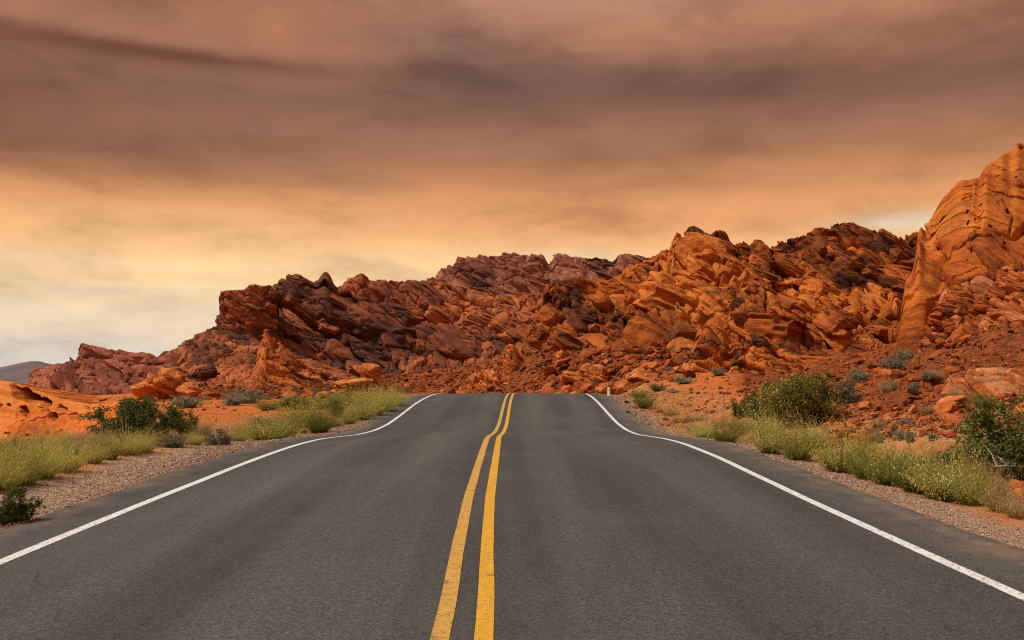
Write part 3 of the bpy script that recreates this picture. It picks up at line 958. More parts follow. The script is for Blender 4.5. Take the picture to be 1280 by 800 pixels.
o = rock_mass('talus_slope', [(150, 468), (180, 453), (200, 444.5), (212, 438), (226, 430), (241, 421.5), (256, 413), (268, 407), (285, 412), (310, 422), (335, 430), (370, 440), (400, 452), (440, 466), (470, 486)],
              [(150, 112), (270, 124), (470, 118)], [(150, 480), (250, 458), (330, 456), (470, 490)], [(150, 106), (270, 110), (470, 110)],
              [(150, 496), (470, 494)], [(150, 92), (470, 94)], M['left'], rows=(80, 70, 16), step=.7, cells=(5, 2.2, 1.0, .5), amp=.13, seed=445, aniso=1.8, strata=.12, sl=1.2, tone_bias=.03, back=.4)
tag(o, 'dark red talus slope of broken stone below the square tower', 'talus slope')
o = rock_mass('rock_slab', [(314, 470), (318, 448), (324, 420), (331, 409), (338, 413), (346, 424), (358, 432), (370, 442), (384, 454), (398, 466), (412, 482)],
              [(314, 108), (412, 107)], [(314, 474), (330, 440), (412, 486)], [(314, 104), (412, 104)], [(314, 486), (412, 490)], [(314, 100), (412, 100)], M['boulder'],
              rows=(40, 70, 14), step=.4, cells=(5, 2, .9, .4), amp=.12, seed=456, aniso=3.4, strata=.4, sl=1.3, tone_bias=-.02)
tag(o, 'tall leaning orange slab layered down to the right, before the dark red ridge', 'rock slab')
o = rock_mass('rock_outcrop', [(568, 490), (576, 478), (588, 467), (600, 462), (612, 460), (618, 452), (624, 441), (630, 432), (637, 429), (645, 431), (651, 440), (659, 448), (664, 462), (668, 488)],
              [(568, 80), (668, 79)], [(568, 492), (610, 474), (640, 455), (668, 490)], [(568, 77), (668, 77)], [(568, 498), (668, 498)], [(568, 73), (668, 73)], M['boulder'],
              rows=(50, 80, 14), step=.4, cells=(3.4, 1.6, .75, .35), amp=.17, seed=466, aniso=2.2, strata=.2, sl=.8, tone_bias=.02)
tag(o, 'stacked leaning orange slabs standing above the road crest', 'rock outcrop')

o = rock_mass('rock_ridge', [(880, 350), (905, 322), (918, 307), (927, 301), (938, 304), (945, 300), (956, 303), (966, 309.5), (970, 305), (974, 301), (990, 297), (1010, 291.6), (1016, 288), (1021, 284.8),
                             (1039, 284.8), (1041, 279), (1046, 278), (1058, 279), (1065, 277), (1075, 281), (1092, 287.5), (1103, 287.5), (1116, 292), (1128, 297), (1136, 293), (1142, 289),
                             (1150, 289), (1175, 300), (1230, 330)],
              [(880, 92), (1230, 92)], [(880, 400), (1000, 370), (1100, 372), (1230, 380)], [(880, 80), (1230, 80)], [(880, 462), (1230, 462)], [(880, 66), (1230, 66)],
              M['mid'], rows=(50, 150, 24), step=.8, cells=(10, 4.2, 1.8, .7), amp=.11, seed=510, blocks=(300, 1.0, 6.5, .5, .1, .7), aniso=2.4, strata=.6, sl=2.0, tone_bias=.0)
tag(o, 'rust brown layered ridge beside the tall smooth orange cliff', 'rock ridge')

o = rock_mass('rock_ridge', [(640, 470), (650, 440), (656, 421), (660, 404), (665, 393), (670, 382), (676, 368), (683, 354), (690, 352), (704, 350), (719, 345.4), (727, 347), (736, 349.5), (750, 351), (760, 352),
                             (768, 347), (777, 339), (781, 337.6), (795, 330), (812, 322), (826, 313), (836, 307.4), (840, 300), (841, 293), (848, 291), (853, 291.6), (857, 284.4), (864, 282), (870, 282),
                             (878, 286), (886, 291.6), (893, 288), (899, 286.7), (906, 288), (911, 291.6), (914, 299), (918, 308), (930, 322), (950, 345), (985, 385)],
              [(640, 86), (700, 86), (860, 88), (985, 84)], [(640, 470), (656, 430), (700, 432), (760, 428), (800, 434), (870, 436), (985, 440)], [(640, 82), (700, 80), (860, 73), (985, 70)],
              [(640, 474), (660, 446), (870, 448), (985, 460)], [(640, 80), (700, 78), (860, 71), (985, 68)],
              M['mid'], rows=(50, 170, 26), step=.7, cells=(11, 5, 2.1, .8), amp=.115, csm=40, seed=613, carve=ridge_carve, blocks=(240, 1.4, 8.0, .62, .12, .74), aniso=1.6, strata=.45, sl=2.6, tone_bias=.10)
tag(o, 'rust orange ridge rising in steps to a knobbly peak right of the road end', 'rock ridge')

o = rock_mass('rock_outcrop', [(896, 440), (906, 398), (915, 372), (925, 356), (944, 345), (960, 348), (980, 354), (998, 349), (1008, 345), (1030, 351), (1060, 366), (1075, 357), (1086, 352), (1102, 357),
                               (1120, 366), (1132, 380), (1150, 420)],
              [(896, 68), (1150, 62)], [(896, 445), (930, 400), (1020, 398), (1130, 410), (1150, 430)], [(896, 63), (1150, 57)],
              [(896, 474), (1150, 470)], [(896, 58), (1150, 50)], M['mid'], rows=(60, 130, 24), step=.55, cells=(7, 3, 1.3, .5), amp=.115, csm=40, seed=717, blocks=(190, .9, 5.0, .5, .1, .72), carve=tier_carve, aniso=2.2, strata=.7, sl=1.6, crack=.7, tone_bias=.06)
tag(o, 'blocky orange brown outcrop of tilted slabs in front of the layered ridge', 'rock outcrop')

o = rock_mass('rock_outcrop', [(860, 462), (866, 424), (872, 408), (885, 404), (897, 407), (906, 411), (918, 426), (930, 452)], [(860, 59), (930, 59)],
              [(860, 462), (875, 425), (905, 430), (930, 455)], [(860, 57), (930, 57)], [(860, 476), (930, 474)], [(860, 55), (930, 55)], M['mid'],
              rows=(40, 70, 16), step=.4, cells=(3, 1.4, .6), amp=.18, seed=808, tone_bias=.05)
tag(o, 'squat rust block with a dark left face at the foot of the knobbly peak', 'rock outcrop')
o = rock_mass('rock_outcrop', [(908, 462), (916, 442), (928, 421), (938, 415), (955, 420), (966, 424), (975, 434), (990, 440), (1010, 452), (1030, 468)], [(908, 56), (1030, 55)],
              [(908, 462), (930, 436), (960, 436), (1030, 468)], [(908, 54.5), (1030, 53.5)], [(908, 476), (1030, 478)], [(908, 53), (1030, 51)], M['mid'],
              rows=(40, 60, 16), step=.4, cells=(2.6, 1.2, .5), amp=.18, seed=828, tone_bias=.12)
tag(o, 'low cracked orange ledge just behind the small grey bushes', 'rock outcrop')


o = rock_mass('cliff', [(1116, 446), (1119, 430), (1122, 400), (1125, 380), (1128, 362), (1130, 348), (1135, 340), (1139, 333), (1142, 318), (1143.5, 304), (1145, 294), (1149, 283), (1154, 279),
                        (1160, 275.5), (1163, 269), (1166, 263.5), (1176, 248), (1190, 233), (1196, 227), (1202, 225), (1210, 225), (1217, 223), (1223, 218), (1226, 214), (1229, 208),
                        (1238, 202), (1250, 194.5), (1258, 189), (1264, 185), (1268, 180), (1272, 178), (1280, 179.5), (1300, 176), (1330, 180), (1370, 190), (1420, 230), (1480, 330), (1500, 420)],
              [(1116, 50.5), (1135, 49), (1170, 50), (1280, 54), (1500, 56)], [(1116, 449), (1140, 392), (1180, 360), (1280, 330), (1500, 425)], [(1116, 47.5), (1130, 44), (1150, 42.5), (1280, 42), (1500, 47)],
              [(1116, 462), (1280, 430), (1500, 440)], [(1116, 46), (1140, 41.5), (1280, 39), (1500, 44)], M['butte'], rows=(110, 230, 30), step=.55, cells=(7, 2.6, .9, .36), amp=.032, seed=905,
              aniso=2.4, rough=.24, csm=50, soft=14, carve=butte_carve, strata=.0, sl=.6, crack=.04, back=.5, tone_bias=.04, warp=.5, sharp=6)
tag(o, 'tall smooth orange sandstone cliff pocked with small dark holes, right edge', 'cliff')

o = rock_mass('rock_outcrop', [(1150, 420), (1163, 388), (1178, 362), (1192, 357), (1206, 352), (1222, 345), (1240, 337), (1260, 331), (1282, 326), (1330, 322), (1400, 340), (1470, 400)],
              [(1150, 41), (1282, 38), (1470, 40)], [(1150, 424), (1180, 392), (1282, 372), (1470, 410)], [(1150, 39), (1282, 34.5), (1470, 38)],
              [(1150, 440), (1282, 432), (1470, 440)], [(1150, 36), (1282, 29), (1470, 34)], M['ledge'], rows=(110, 110, 20), step=.6, cells=(3.4, 1.5, .55), amp=.09, seed=951, blocks=(320, .4, 1.7, .42, .1), aniso=2.2, strata=.2, sl=.8, crack=.6)
tag(o, 'broken deep red ledges stepping down below the tall orange cliff', 'rock outcrop')

o = rock_mass('slab', [(1170, 494), (1178, 480), (1184, 470), (1200, 463), (1225, 459), (1250, 459), (1290, 462), (1330, 470), (1350, 490)], [(1170, 22), (1350, 21.5)],
              [(1170, 497), (1186, 476), (1290, 470), (1350, 494)], [(1170, 20.6), (1350, 20)], [(1170, 503), (1260, 500), (1350, 503)], [(1170, 19.2), (1350, 18)], M['ledge'],
              rows=(60, 40, 12), step=.7, cells=(2.5, .9, .3), amp=.05, seed=975, aniso=3.0, strata=.03, sl=.2, tone_bias=.25)
tag(o, 'broad pale salmon slab of flat rock above the dark bush at the right', 'rock slab')


def slick_carve(ipx, ipy):
    Dh = pits(ipx, ipy, [(31, 494, 19, 7.0, .24), (57, 501, 8, 4.6, .2), (77, 507.5, 8, 4.8, .2), (94, 517, 8, 5.4, .05), (54, 513, 7.5, 4.2, .1), (30.5, 515.5, 6.5, 3.8, .3), (66.5, 519, 6.5, 3.8, .2),
                          (0, 509, 4, 2.6, 0), (11, 509, 3, 2, 0), (5, 541, 7, 2.2, -.2), (33, 542, 4, 1.8, 0), (76, 539, 3, 1.6, 0), (126, 510, 4, 1.4, 0), (-30, 505, 9, 3.5, .2), (-52, 520, 6, 3, .1)], 3.0)
    D = .07 * np.sin((ipy - .2 * ipx) * .30 + .02 * ipx) + .03 * np.sin((ipy - .24 * ipx) * .95 + .5)
    return D, Dh


o = rock_mass('slickrock_dome', [(-190, 500), (-150, 484), (-100, 474), (-50, 471), (0, 475), (16, 477), (31, 480), (48, 484), (66, 488), (88, 493.5), (119, 496), (141, 496), (170, 500), (200, 510), (220, 522)],
              [(-190, 33), (0, 32.5), (220, 32)], [(-190, 532), (0, 528), (120, 524), (220, 532)], [(-190, 29.5), (0, 29.5), (220, 29)], [(-190, 575), (0, 572), (220, 555)], [(-190, 24), (0, 24), (220, 26)],
              M['slick'], rows=(90, 150, 24), step=.5, cells=(6, 2.2, .8), amp=.014, seed=1010, aniso=3.0, rough=.05, strata=.03, sl=.35, crack=.3, carve=slick_carve, tone_bias=.12, warp=.6)
tag(o, 'smooth bright orange slickrock dome with oval black hollows, left edge', 'rock dome')


# ------------------------------------------------------------------ single boulders
def stone_mesh(name, seed, res=3, sq=(1, 1, 1), cells=(.9, .4), amp=.2, mat=None, cuts=9):
    """an angular stone: a ball cut by random planes, then broken up"""
    import bmesh
    bm = bmesh.new()
    bmesh.ops.create_icosphere(bm, subdivisions=res, radius=1.0)
    V = np.array([v.co[:] for v in bm.verts]); F = np.array([[v.index for v in f.verts] for f in bm.faces])
    bm.free()
    rg = np.random.default_rng(seed)
    for _ in range(cuts):
        n = rg.normal(size=3); n /= np.linalg.norm(n)
        h = rg.uniform(.45, .8)
        d = V @ n - h
        V = V - np.where(d > 0, d, 0)[:, None] * n * .93
    nn = V / np.maximum(np.linalg.norm(V, axis=1, keepdims=True), 1e-6)
    if cells:
        D, T, B = rock_disp(V * 1.0, cells, 1.8, seed, amp, .3, .5, .3)
        V = V + nn * D[:, None]
    else:
        V = V * (1 + .1 * rg.normal(size=(len(V), 1)))
        T = np.full(len(V), .5); B = V[:, 2]
    V = V * np.array(sq)
    return V, F, T, B


def boulder(label, px, py, wpx, hpx, mat, seed, d=None, sq=None, tilt=(0, 0, 0), name='boulder', res=5, group=None, sink=.15, cells=(.9, .4, .16), tb=0.0, cuts=9):
    loc = hit(px, py) if d is None else None
    if loc is None:
        p = pix(px, py, d)
        loc = np.array([p[0], d, p[2]])
    d = loc[1]
    W_, H_ = wpx * d / FPX, hpx * d / FPX
    V, F, T, B = stone_mesh(name, seed, res, (1, 1, 1), cells, .22, cuts=cuts)
    from mathutils import Euler
    R = np.array(Euler([math.radians(a) for a in tilt]).to_matrix())
    V = V * np.array(sq or (1, .9, .8))
    V = V @ R.T
    V[:, 0] -= (V[:, 0].min() + V[:, 0].max()) / 2
    V[:, 0] *= W_ / np.ptp(V[:, 0])
    V[:, 1] *= W_ / 2 * .9
    V[:, 2] -= V[:, 2].min()
    V[:, 2] *= H_ * (1 + sink) / np.ptp(V[:, 2])
    V[:, 2] -= H_ * sink
    me = mesh_np(name, V, F, [M[mat]], {'tone': np.clip(T + tb, 0, 1), 'bed': B * .3})
    o = link(name, me)
    o.location = [float(c) for c in loc]
    tag(o, label, 'boulder', group)
    return o


boulder('orange ledge boulder with a dark hollow under its left brow, behind the dark green bush', 203, 499, 76, 40, 'boulder', 21, d=58, sq=(1, .8, .7), tilt=(0, 8, 0), cells=(.8, .35, .15), tb=.12)
boulder('rounded orange hump beside the ledge boulder with the hollow', 236, 497, 36, 20, 'boulder', 22, d=57, tb=.2)
boulder('almost black wedge shaped boulder on the slope below the square tower', 257, 474, 32, 19, 'darkboulder', 25, d=100, tilt=(0, -14, 20), cells=(.9, .4))
boulder('long orange slab tilted on a mound, under the small cap boulder', 463, 480, 42, 24, 'boulder', 37, d=90, sq=(1.5, .8, .45), tilt=(0, 24, 0), tb=.25, cells=(.6, .25))
boulder('small pale orange cap boulder resting on a tilted slab', 464, 466, 27, 13, 'boulder', 38, d=89.5, sq=(1.3, .8, .5), tilt=(0, 20, 0), tb=.35, sink=.3, cells=(.6, .25))
boulder('salmon mound of rock under the tilted slab left of the road', 440, 492, 56, 20, 'boulder', 39, d=88, tb=.22)
boulder('flat topped orange block low in the rubble above the road crest', 641, 494, 36, 16, 'boulder', 47, d=74, tb=.1)
boulder('big square shouldered orange boulder in the rubble field', 746, 479, 34, 24, 'boulder', 51, d=66, tb=.12, cells=(.8, .3), cuts=14)
boulder('wide brown orange boulder left of the square shouldered one', 717, 479, 34, 16, 'boulder', 52, d=66.5, tb=-.02, cells=(.8, .3))
boulder('split orange block directly behind the white marker post', 755, 493, 22, 16, 'boulder', 53, d=52, tb=.1, cells=(.8, .3), cuts=14)
boulder('smooth orange boulder half buried right of the rubble field', 803, 483, 42, 18, 'boulder', 54, d=54, tb=.2, cells=(1.2,))
boulder('round orange boulder on the rubble slope below the stepped ridge', 702, 450, 16, 13, 'boulder', 55, d=74, tb=.12)
boulder('small orange boulder beside the grey sage on the right bank', 846, 477, 22, 10, 'boulder', 56, d=50, tb=.2)


# ------------------------------------------------------------------ rubble: 300 largest as stones of their own, the rest as one mass
def rubble():
    rg = np.random.default_rng(77)
    protos = [stone_mesh('stone', 300 + k, 2, (1, rg.uniform(.6, 1), rg.uniform(.35, .7)), (.8,), .14, cuts=10) for k in range(9)]
    small = [stone_mesh('stone', 400 + k, 1, (1, rg.uniform(.6, 1), rg.uniform(.4, .75)), None, cuts=6) for k in range(9)]
    pts = []

    def region(n, pxr, dr, s0, s1, test=None, pw=2.2):
        px = rg.uniform(*pxr, n)
        d = np.exp(rg.uniform(math.log(dr[0]), math.log(dr[1]), n))
        x = (px - 640) * d / FPX
        s = s0 * (1 - rg.uniform(0, 1, n) * (1 - (s0 / s1) ** pw)) ** (-1 / pw)
        m = np.ones(n, bool) if test is None else test(px, d, x)
        for a in zip(x[m], d[m], s[m]):
            pts.append(a)
    region(9000, (395, 900), (56, 90), .12, 1.3)
    region(60, (560, 880), (60, 82), .8, 2.0)
    region(1200, (660, 860), (52, 76), .3, 1.5)
    region(3500, (370, 620), (80, 125), .2, 1.3)
    region(30000, (1030, 1400), (9.5, 42), .03, .42, lambda p, d, x: x > 6.0 + .9 * np.sin(d))
    region(40, (1080, 1320), (12, 36), .35, .7, lambda p, d, x: x > 7.5)
    region(7000, (1380, 2400), (4.5, 22), .03, .4, lambda p, d, x: x > 7.0)
    region(2500, (930, 1130), (30, 56), .08, .6)
    region(4500, (180, 520), (55, 105), .16, 1.2)
    region(1500, (780, 1060), (28, 55), .05, .4)
    region(900, (-150, 400), (20, 48), .04, .3)
    P = np.array(pts)
    z = ground_z(P[:, 0], P[:, 1])
    app = P[:, 2] / P[:, 1]
    order = np.argsort(-app)
    me_list = []
    for k, (V, F, T, B) in enumerate(protos):
        for tn in (.3, .5, .7):
            me_list.append(mesh_np('rock', V, F, [M['rubble']], {'tone': np.clip(T * .35 + tn, 0, 1)}))
    cnt = 0
    for i in order[:270]:
        x, y, s = P[i]
        o = link('rock', me_list[rg.integers(len(me_list))])
        o.location = (float(x), float(y), float(z[i] + s * .12))
        o.rotation_euler = (float(rg.normal(0, .3)), float(rg.normal(.3, .25)), float(rg.uniform(0, 6.28)))
        o.scale = (float(s * .62),) * 3
        pxx = 640 + x / y * FPX
        if pxx > 1000:
            tag(o, 'loose angular red rock lying on the right hand slope', 'rock', 'loose rocks on the right slope')
        elif pxx > 500:
            tag(o, 'loose angular orange rock in the rubble beyond the road crest', 'rock', 'loose rocks beyond the road crest')
        else:
            tag(o, 'loose orange rock scattered left of the road', 'rock', 'loose rocks left of the road')
    rest = order[270:]
    VV, FF, TT, n0 = [], [], [], 0
    for i in rest:
        x, y, s = P[i]
        V, F, T, B = small[rg.integers(9)]
        a, b, c = rg.normal(0, .4), rg.normal(.25, .3), rg.uniform(0, 6.28)
        ca, sa, cb, sb, cc, sc = math.cos(a), math.sin(a), math.cos(b), math.sin(b), math.cos(c), math.sin(c)
        R = np.array([[cc, -sc, 0], [sc, cc, 0], [0, 0, 1]]) @ np.array([[cb, 0, sb], [0, 1, 0], [-sb, 0, cb]]) @ np.array([[1, 0, 0], [0, ca, -sa], [0, sa, ca]])
        VV.append(V @ R.T * s * .62 + (x, y, z[i] + s * .1))
        FF.append(F + n0); n0 += len(V)
        TT.append(np.full(len(V), np.clip(rg.normal(.5, .2), 0, 1)))
    me = mesh_np('rubble', np.vstack(VV), np.vstack(FF), [M['rubble']], {'tone': np.concatenate(TT)})
    tag(link('rubble', me), 'fine red rubble covering the slopes between the boulders', 'rubble', kind='stuff')


rubble()


def gravel():
    rg = np.random.default_rng(8)
    m, n = material('gravel_stone')
    tone = n.node('ShaderNodeAttribute', attribute_name='tone').outputs['Fac']
    finish(n, n.ramp(tone, [(0, (.10, .055, .035)), (.4, (.27, .155, .098)), (.8, (.40, .26, .175)), (1, (.52, .42, .33))]), .9)
    oct_ = np.array([[1, 0, 0], [-1, 0, 0], [0, 1, 0], [0, -1, 0], [0, 0, 1], [0, 0, -1]], float)
    of = np.array([[0, 2, 4], [2, 1, 4], [1, 3, 4], [3, 0, 4], [2, 0, 5], [1, 2, 5], [3, 1, 5], [0, 3, 5]])
    N = 48000
    y = np.exp(rg.uniform(math.log(3.5), math.log(45), N))
    side = rg.uniform(0, 1, N) < .55
    lat = np.where(side, -(4.34 + np.abs(rg.normal(0, .85, N))), 4.5 + np.abs(rg.normal(0, .5, N)))
    x = road_x(y) + lat
    s = rg.uniform(.004, .011, N) * (1 + .5 * rg.uniform(0, 1, N) ** 6) * np.clip(y / 9, 1, 2)
    z = ground_z(x, y) + s * .3
    edge = np.abs(lat) < 4.5
    z = np.where(edge, np.maximum(z, road_z(y) - .03 + s * .2), z)
    V = oct_[None] * (s[:, None, None] * rg.uniform(.6, 1.2, (N, 6, 1))) * np.array([1, 1, .7])
    V = V + rg.normal(0, .25, (N, 6, 3)) * s[:, None, None]
    a = rg.uniform(0, 6.28, N)
    ca, sa = np.cos(a)[:, None], np.sin(a)[:, None]
    V = np.stack([V[..., 0] * ca - V[..., 1] * sa, V[..., 0] * sa + V[..., 1] * ca, V[..., 2]], -1)
    V = V + np.stack([x, y, z], 1)[:, None]
    F = (of[None] + (np.arange(N) * 6)[:, None, None]).reshape(-1, 3)
    me = mesh_np('gravel', V.reshape(-1, 3), F, [m], {'tone': np.repeat(np.clip(rg.normal(.5, .25, N), 0, 1), 6)})
    tag(link('gravel', me), 'loose tan gravel along both edges of the asphalt', 'gravel', kind='stuff')


gravel()


# ------------------------------------------------------------------ plants
def ribbons(roots, dirs, lens, width, bend, rg, seg=3, tint=None):
    """thin upright blades: each a bent ribbon that tapers to its tip"""
    n = len(roots)
    side = np.cross(dirs, rg.normal(size=(n, 3)))
    side /= np.maximum(np.linalg.norm(side, axis=1, keepdims=True), 1e-6)
    V, t_ = [], []
    for k in range(seg + 1):
        t = k / seg
        c = roots + dirs * (lens * t)[:, None] + bend * (t * t * lens)[:, None]
        w_ = (width * (1 - .75 * t))[:, None]
        V += [c - side * w_, c + side * w_]
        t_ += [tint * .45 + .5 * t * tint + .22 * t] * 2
    V = np.stack(V, 1)
    b = (np.arange(n) * (2 * seg + 2))[:, None]
    F = np.concatenate([b + np.array([[2 * k, 2 * k + 1, 2 * k + 3, 2 * k + 2]]) for k in range(seg)], 0)
    return V.reshape(-1, 3), F, np.stack(t_, 1).ravel()


def leaves(cent, size, rg, tint, elong=1.8):
    n = len(cent)
    a = rg.normal(size=(n, 3)); a /= np.linalg.norm(a, axis=1, keepdims=True)
    b = np.cross(a, rg.normal(size=(n, 3))); b /= np.maximum(np.linalg.norm(b, axis=1, keepdims=True), 1e-6)
    s = np.asarray(size)[:, None]
    V = np.stack([cent - a * s * elong, cent + b * s, cent + a * s * elong, cent - b * s], 1)
    F = (np.arange(n) * 4)[:, None] + np.arange(4)
    return V.reshape(-1, 3), F, np.repeat(tint, 4)


def join(parts):
    V, F, T, n0 = [], [], [], 0
    for v, f, t in parts:
        V.append(v); F.append(f + n0); T.append(t); n0 += len(v)
    return np.vstack(V), np.vstack(F), np.concatenate(T)


def tubes(segs, tint):
    """three sided tapering tubes along polylines [(points, r0, r1)]"""
    out = []
    for pts, r0, r1 in segs:
        pts = np.array(pts, float)
        m = len(pts)
        d = np.gradient(pts, axis=0)
        d /= np.maximum(np.linalg.norm(d, axis=1, keepdims=True), 1e-6)
        s = np.cross(d, [.3, .9, .2]); s /= np.maximum(np.linalg.norm(s, axis=1, keepdims=True), 1e-6)
        q = np.cross(d, s)
        r = np.linspace(r0, r1, m)[:, None]
        ring = np.stack([pts + r * (s * math.cos(a) + q * math.sin(a)) for a in (0, 1.5708, 3.1416, 4.7124)], 1)
        F = []
        for i in range(m - 1):
            for k in range(4):
                F.append([i * 4 + k, i * 4 + (k + 1) % 4, i * 4 + 4 + (k + 1) % 4, i * 4 + 4 + k])
        out.append((ring.reshape(-1, 3), np.array(F), np.full(m * 4, tint)))
    return join(out)


def make_clump(kind, seed, mat):
    """brush clump, 1 m wide and about 1 m tall: upright wiry stems with small leaves towards their tips"""
    rg = np.random.default_rng(seed)
    n = 620
    a, r = rg.uniform(0, 6.28, n), np.sqrt(rg.uniform(0, 1, n))
    roots = np.stack([np.cos(a) * r * .26, np.sin(a) * r * .26, np.zeros(n)], 1)
    lob = 1 + .22 * np.sin(a * 3 + seed) + .14 * np.sin(a * 5 + 2 * seed)
    out = (.12 + 1.05 * r * lob)[:, None] * np.stack([np.cos(a), np.sin(a), 0 * a], 1) + rg.normal(0, .22, (n, 3))
    dirs = out + np.array([0, 0, 1.0])
    dirs /= np.linalg.norm(dirs, axis=1, keepdims=True)
    lens = rg.uniform(.42, 1.0, n) ** 1.2 * (1.0 - .15 * r) * lob
    bend = np.stack([np.cos(a) * .12, np.sin(a) * .12, -.10 * r], 1) + rg.normal(0, .13, (n, 3))
    tint = np.clip(rg.normal(.45, .18, n), 0, 1)
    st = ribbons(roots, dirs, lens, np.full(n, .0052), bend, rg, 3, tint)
    m = 4200
    i = rg.integers(0, n, m)
    t = rg.uniform(.3, 1.03, m) ** .8
    c = roots[i] + dirs[i] * (lens[i] * t)[:, None] + bend[i] * (t * t * lens[i])[:, None] + rg.normal(0, .018, (m, 3))
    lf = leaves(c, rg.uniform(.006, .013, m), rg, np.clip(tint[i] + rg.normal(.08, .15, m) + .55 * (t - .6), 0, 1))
    root = empty(kind, (0, 0, -50))
    V, F, T = st
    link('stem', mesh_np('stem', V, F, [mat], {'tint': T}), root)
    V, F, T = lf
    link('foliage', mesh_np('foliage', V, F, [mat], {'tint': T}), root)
    return root


def make_bush(kind, seed, leafmat, nst=26, nleaf=6500, lsize=.012, flat=.8, loose=.06, low=.1):
    """woody shrub, 1 m wide and about flat m tall: branching stems, leaves in sprays round the twigs"""
    rg = np.random.default_rng(seed)
    segs, tips = [], []
    for k in range(nst):
        a = rg.uniform(0, 6.28); spread = rg.uniform(.1, .5)
        p = np.array([math.cos(a) * .04, math.sin(a) * .04, 0])
        end = np.array([math.cos(a) * spread, math.sin(a) * spread, flat * rg.uniform(.22, 1.0) * (1 - .9 * spread * spread)])
        midp = p * .4 + end * .6 + rg.normal(0, .04, 3) + (0, 0, -.05)
        pts = [p, (p + midp) / 2 + rg.normal(0, .015, 3), midp, end]
        segs.append((pts, .010, .003))
        for j in range(8):
            t = rg.uniform(low + .12, 1.0)
            q = np.array(pts[1]) * (1 - t) + end * t if t < .5 else midp * (1 - t) + end * t
            e = q + rg.normal(0, .10, 3) * (1, 1, .8) + (0, 0, .05)
            segs.append(([q, (q + e) / 2 + rg.normal(0, .01, 3), e], .004, .0015))
            tips.append((q, e))
    A = np.array([t[0] for t in tips]); B = np.array([t[1] for t in tips])
    i = rg.integers(0, len(A), nleaf)
    t = rg.uniform(.1, 1.1, nleaf)[:, None]
    c = A[i] * (1 - t) + B[i] * t + rg.normal(0, loose * .42, (nleaf, 3))
    c[:, 2] = np.maximum(c[:, 2], .02)
    spray = rg.uniform(.25, .75, len(A))
    lf = leaves(c, rg.uniform(.6, 1.3, nleaf) * lsize, rg, np.clip(spray[i] + rg.normal(0, .16, nleaf), 0, 1), 1.6)
    root = empty(kind, (0, 0, -50))
    V, F, T = tubes(segs, .5)
    link('stem', mesh_np('stem', V, F, [M['twig']], {'tint': T}), root)
    V, F, T = lf
    link('foliage', mesh_np('foliage', V, F, [leafmat], {'tint': T}), root)
    return root


PR = {
    'brush': [make_clump('brush_clump', 10 + k, M['brush']) for k in range(5)],
    'green': [make_clump('brush_clump', 30 + k, M['green']) for k in range(3)],
    'straw': [make_clump('grass_tuft', 40 + k, M['straw']) for k in range(3)],
    'creosote': [make_bush('bush', 50 + k, M['creosote'], 24, 6500, .0115, .8) for k in range(3)],
    'olive': [make_bush('bush', 60 + k, M['olive'], 24, 6200, .0105, .85, .095) for k in range(3)],
    'sage': [make_bush('sagebrush', 70 + k, M['sage'], 30, 7500, .011, .7, .05, .0) for k in range(4)],
    'dense': [make_bush('bush', 80, M['creosote'], 40, 12000, .012, .85, .05, .0)],
}
USED = {k: [0] * len(v) for k, v in PR.items()}
TALL = {'brush': .68, 'green': .68, 'straw': .68, 'creosote': .85, 'olive': .9, 'sage': .78, 'dense': .92}
rgp = np.random.default_rng(2024)


def plant(kind, px, py, wpx, hpx, label, group=None, cat='shrub', loc=None):
    p = hit(px, py) if loc is None else np.asarray(loc, float)
    d = p[1]
    sx, sz = wpx * d / FPX, hpx * d / FPX
    k = int(rgp.integers(len(PR[kind])))
    src = PR[kind][k]
    wid = 1.35 if kind in ('brush', 'green', 'straw') else 1.0
    o = copy_tree(src, p - (0, 0, .02), float(rgp.uniform(0, 6.28)), (sx / wid, sx / wid, sz / TALL[kind]))
    for key in ('label', 'category', 'group'):
        if key in o:
            del o[key]
    tag(o, label, cat, group)
    return o


GL, GR = 'yellow green clumps along the left verge', 'yellow green clumps along the right verge'
LL, LR = 'yellow green brush clump in the row along the left gravel verge', 'yellow green brush clump in the row along the right road edge'
# distinct shrubs
plant('dense', 16, 655, 62, 52, 'small dense dark green bush beside the asphalt at the lower left')
plant('creosote', 148, 553, 92, 60, 'dark green spreading bush in front of the slickrock dome')
plant('creosote', 194, 548, 84, 60, 'upright dark green bush to the right of the spreading one')
plant('olive', 229, 546, 42, 46, 'thin twiggy olive bush through which orange sand shows')
plant('sage', 217, 559, 40, 19, 'small grey green cushion bush at the edge of the left gravel')
plant('sage', 272, 556, 46, 26, 'rounded grey green bush at the gravel in front of the bare orange sand')
plant('sage', 236, 510, 44, 20, 'pale grey bush near the rounded orange hump')
plant('sage', 293, 507, 36, 17, 'dark grey bush on the rim of the bare orange sand')
plant('sage', 312, 504, 36, 20, 'silvery bush behind the dark grey bush on the sand rim')
plant('green', 336, 513, 34, 16, 'low rounded bright green bush on the sand rim')
plant('sage', 326, 532, 34, 15, 'grey green bush leaning on the sand bank below the bright green one')
plant('brush', 335, 550, 62, 30, 'wide pale yellow green clump nearest the bend of the left white line')
plant('green', 358, 547, 32, 25, 'round mid green clump tucked among paler brush near the left white line')
plant('green', 399, 541, 40, 34, 'tall rounded yellow green bush with a dark base by the left white line')
plant('brush', 380, 534, 52, 34, 'feathery pale clump behind the tall rounded bush')
plant('olive', 422, 522, 34, 30, 'dark olive bush between the pale brush and the road rise')
for (a, b, c, d_) in ((372, 512, 60, 22), (404, 511, 56, 22), (436, 507, 52, 22)):
    plant('olive', a, b, c, d_, 'dark olive bush in the strip behind the pale roadside brush', 'olive bushes behind the left brush')
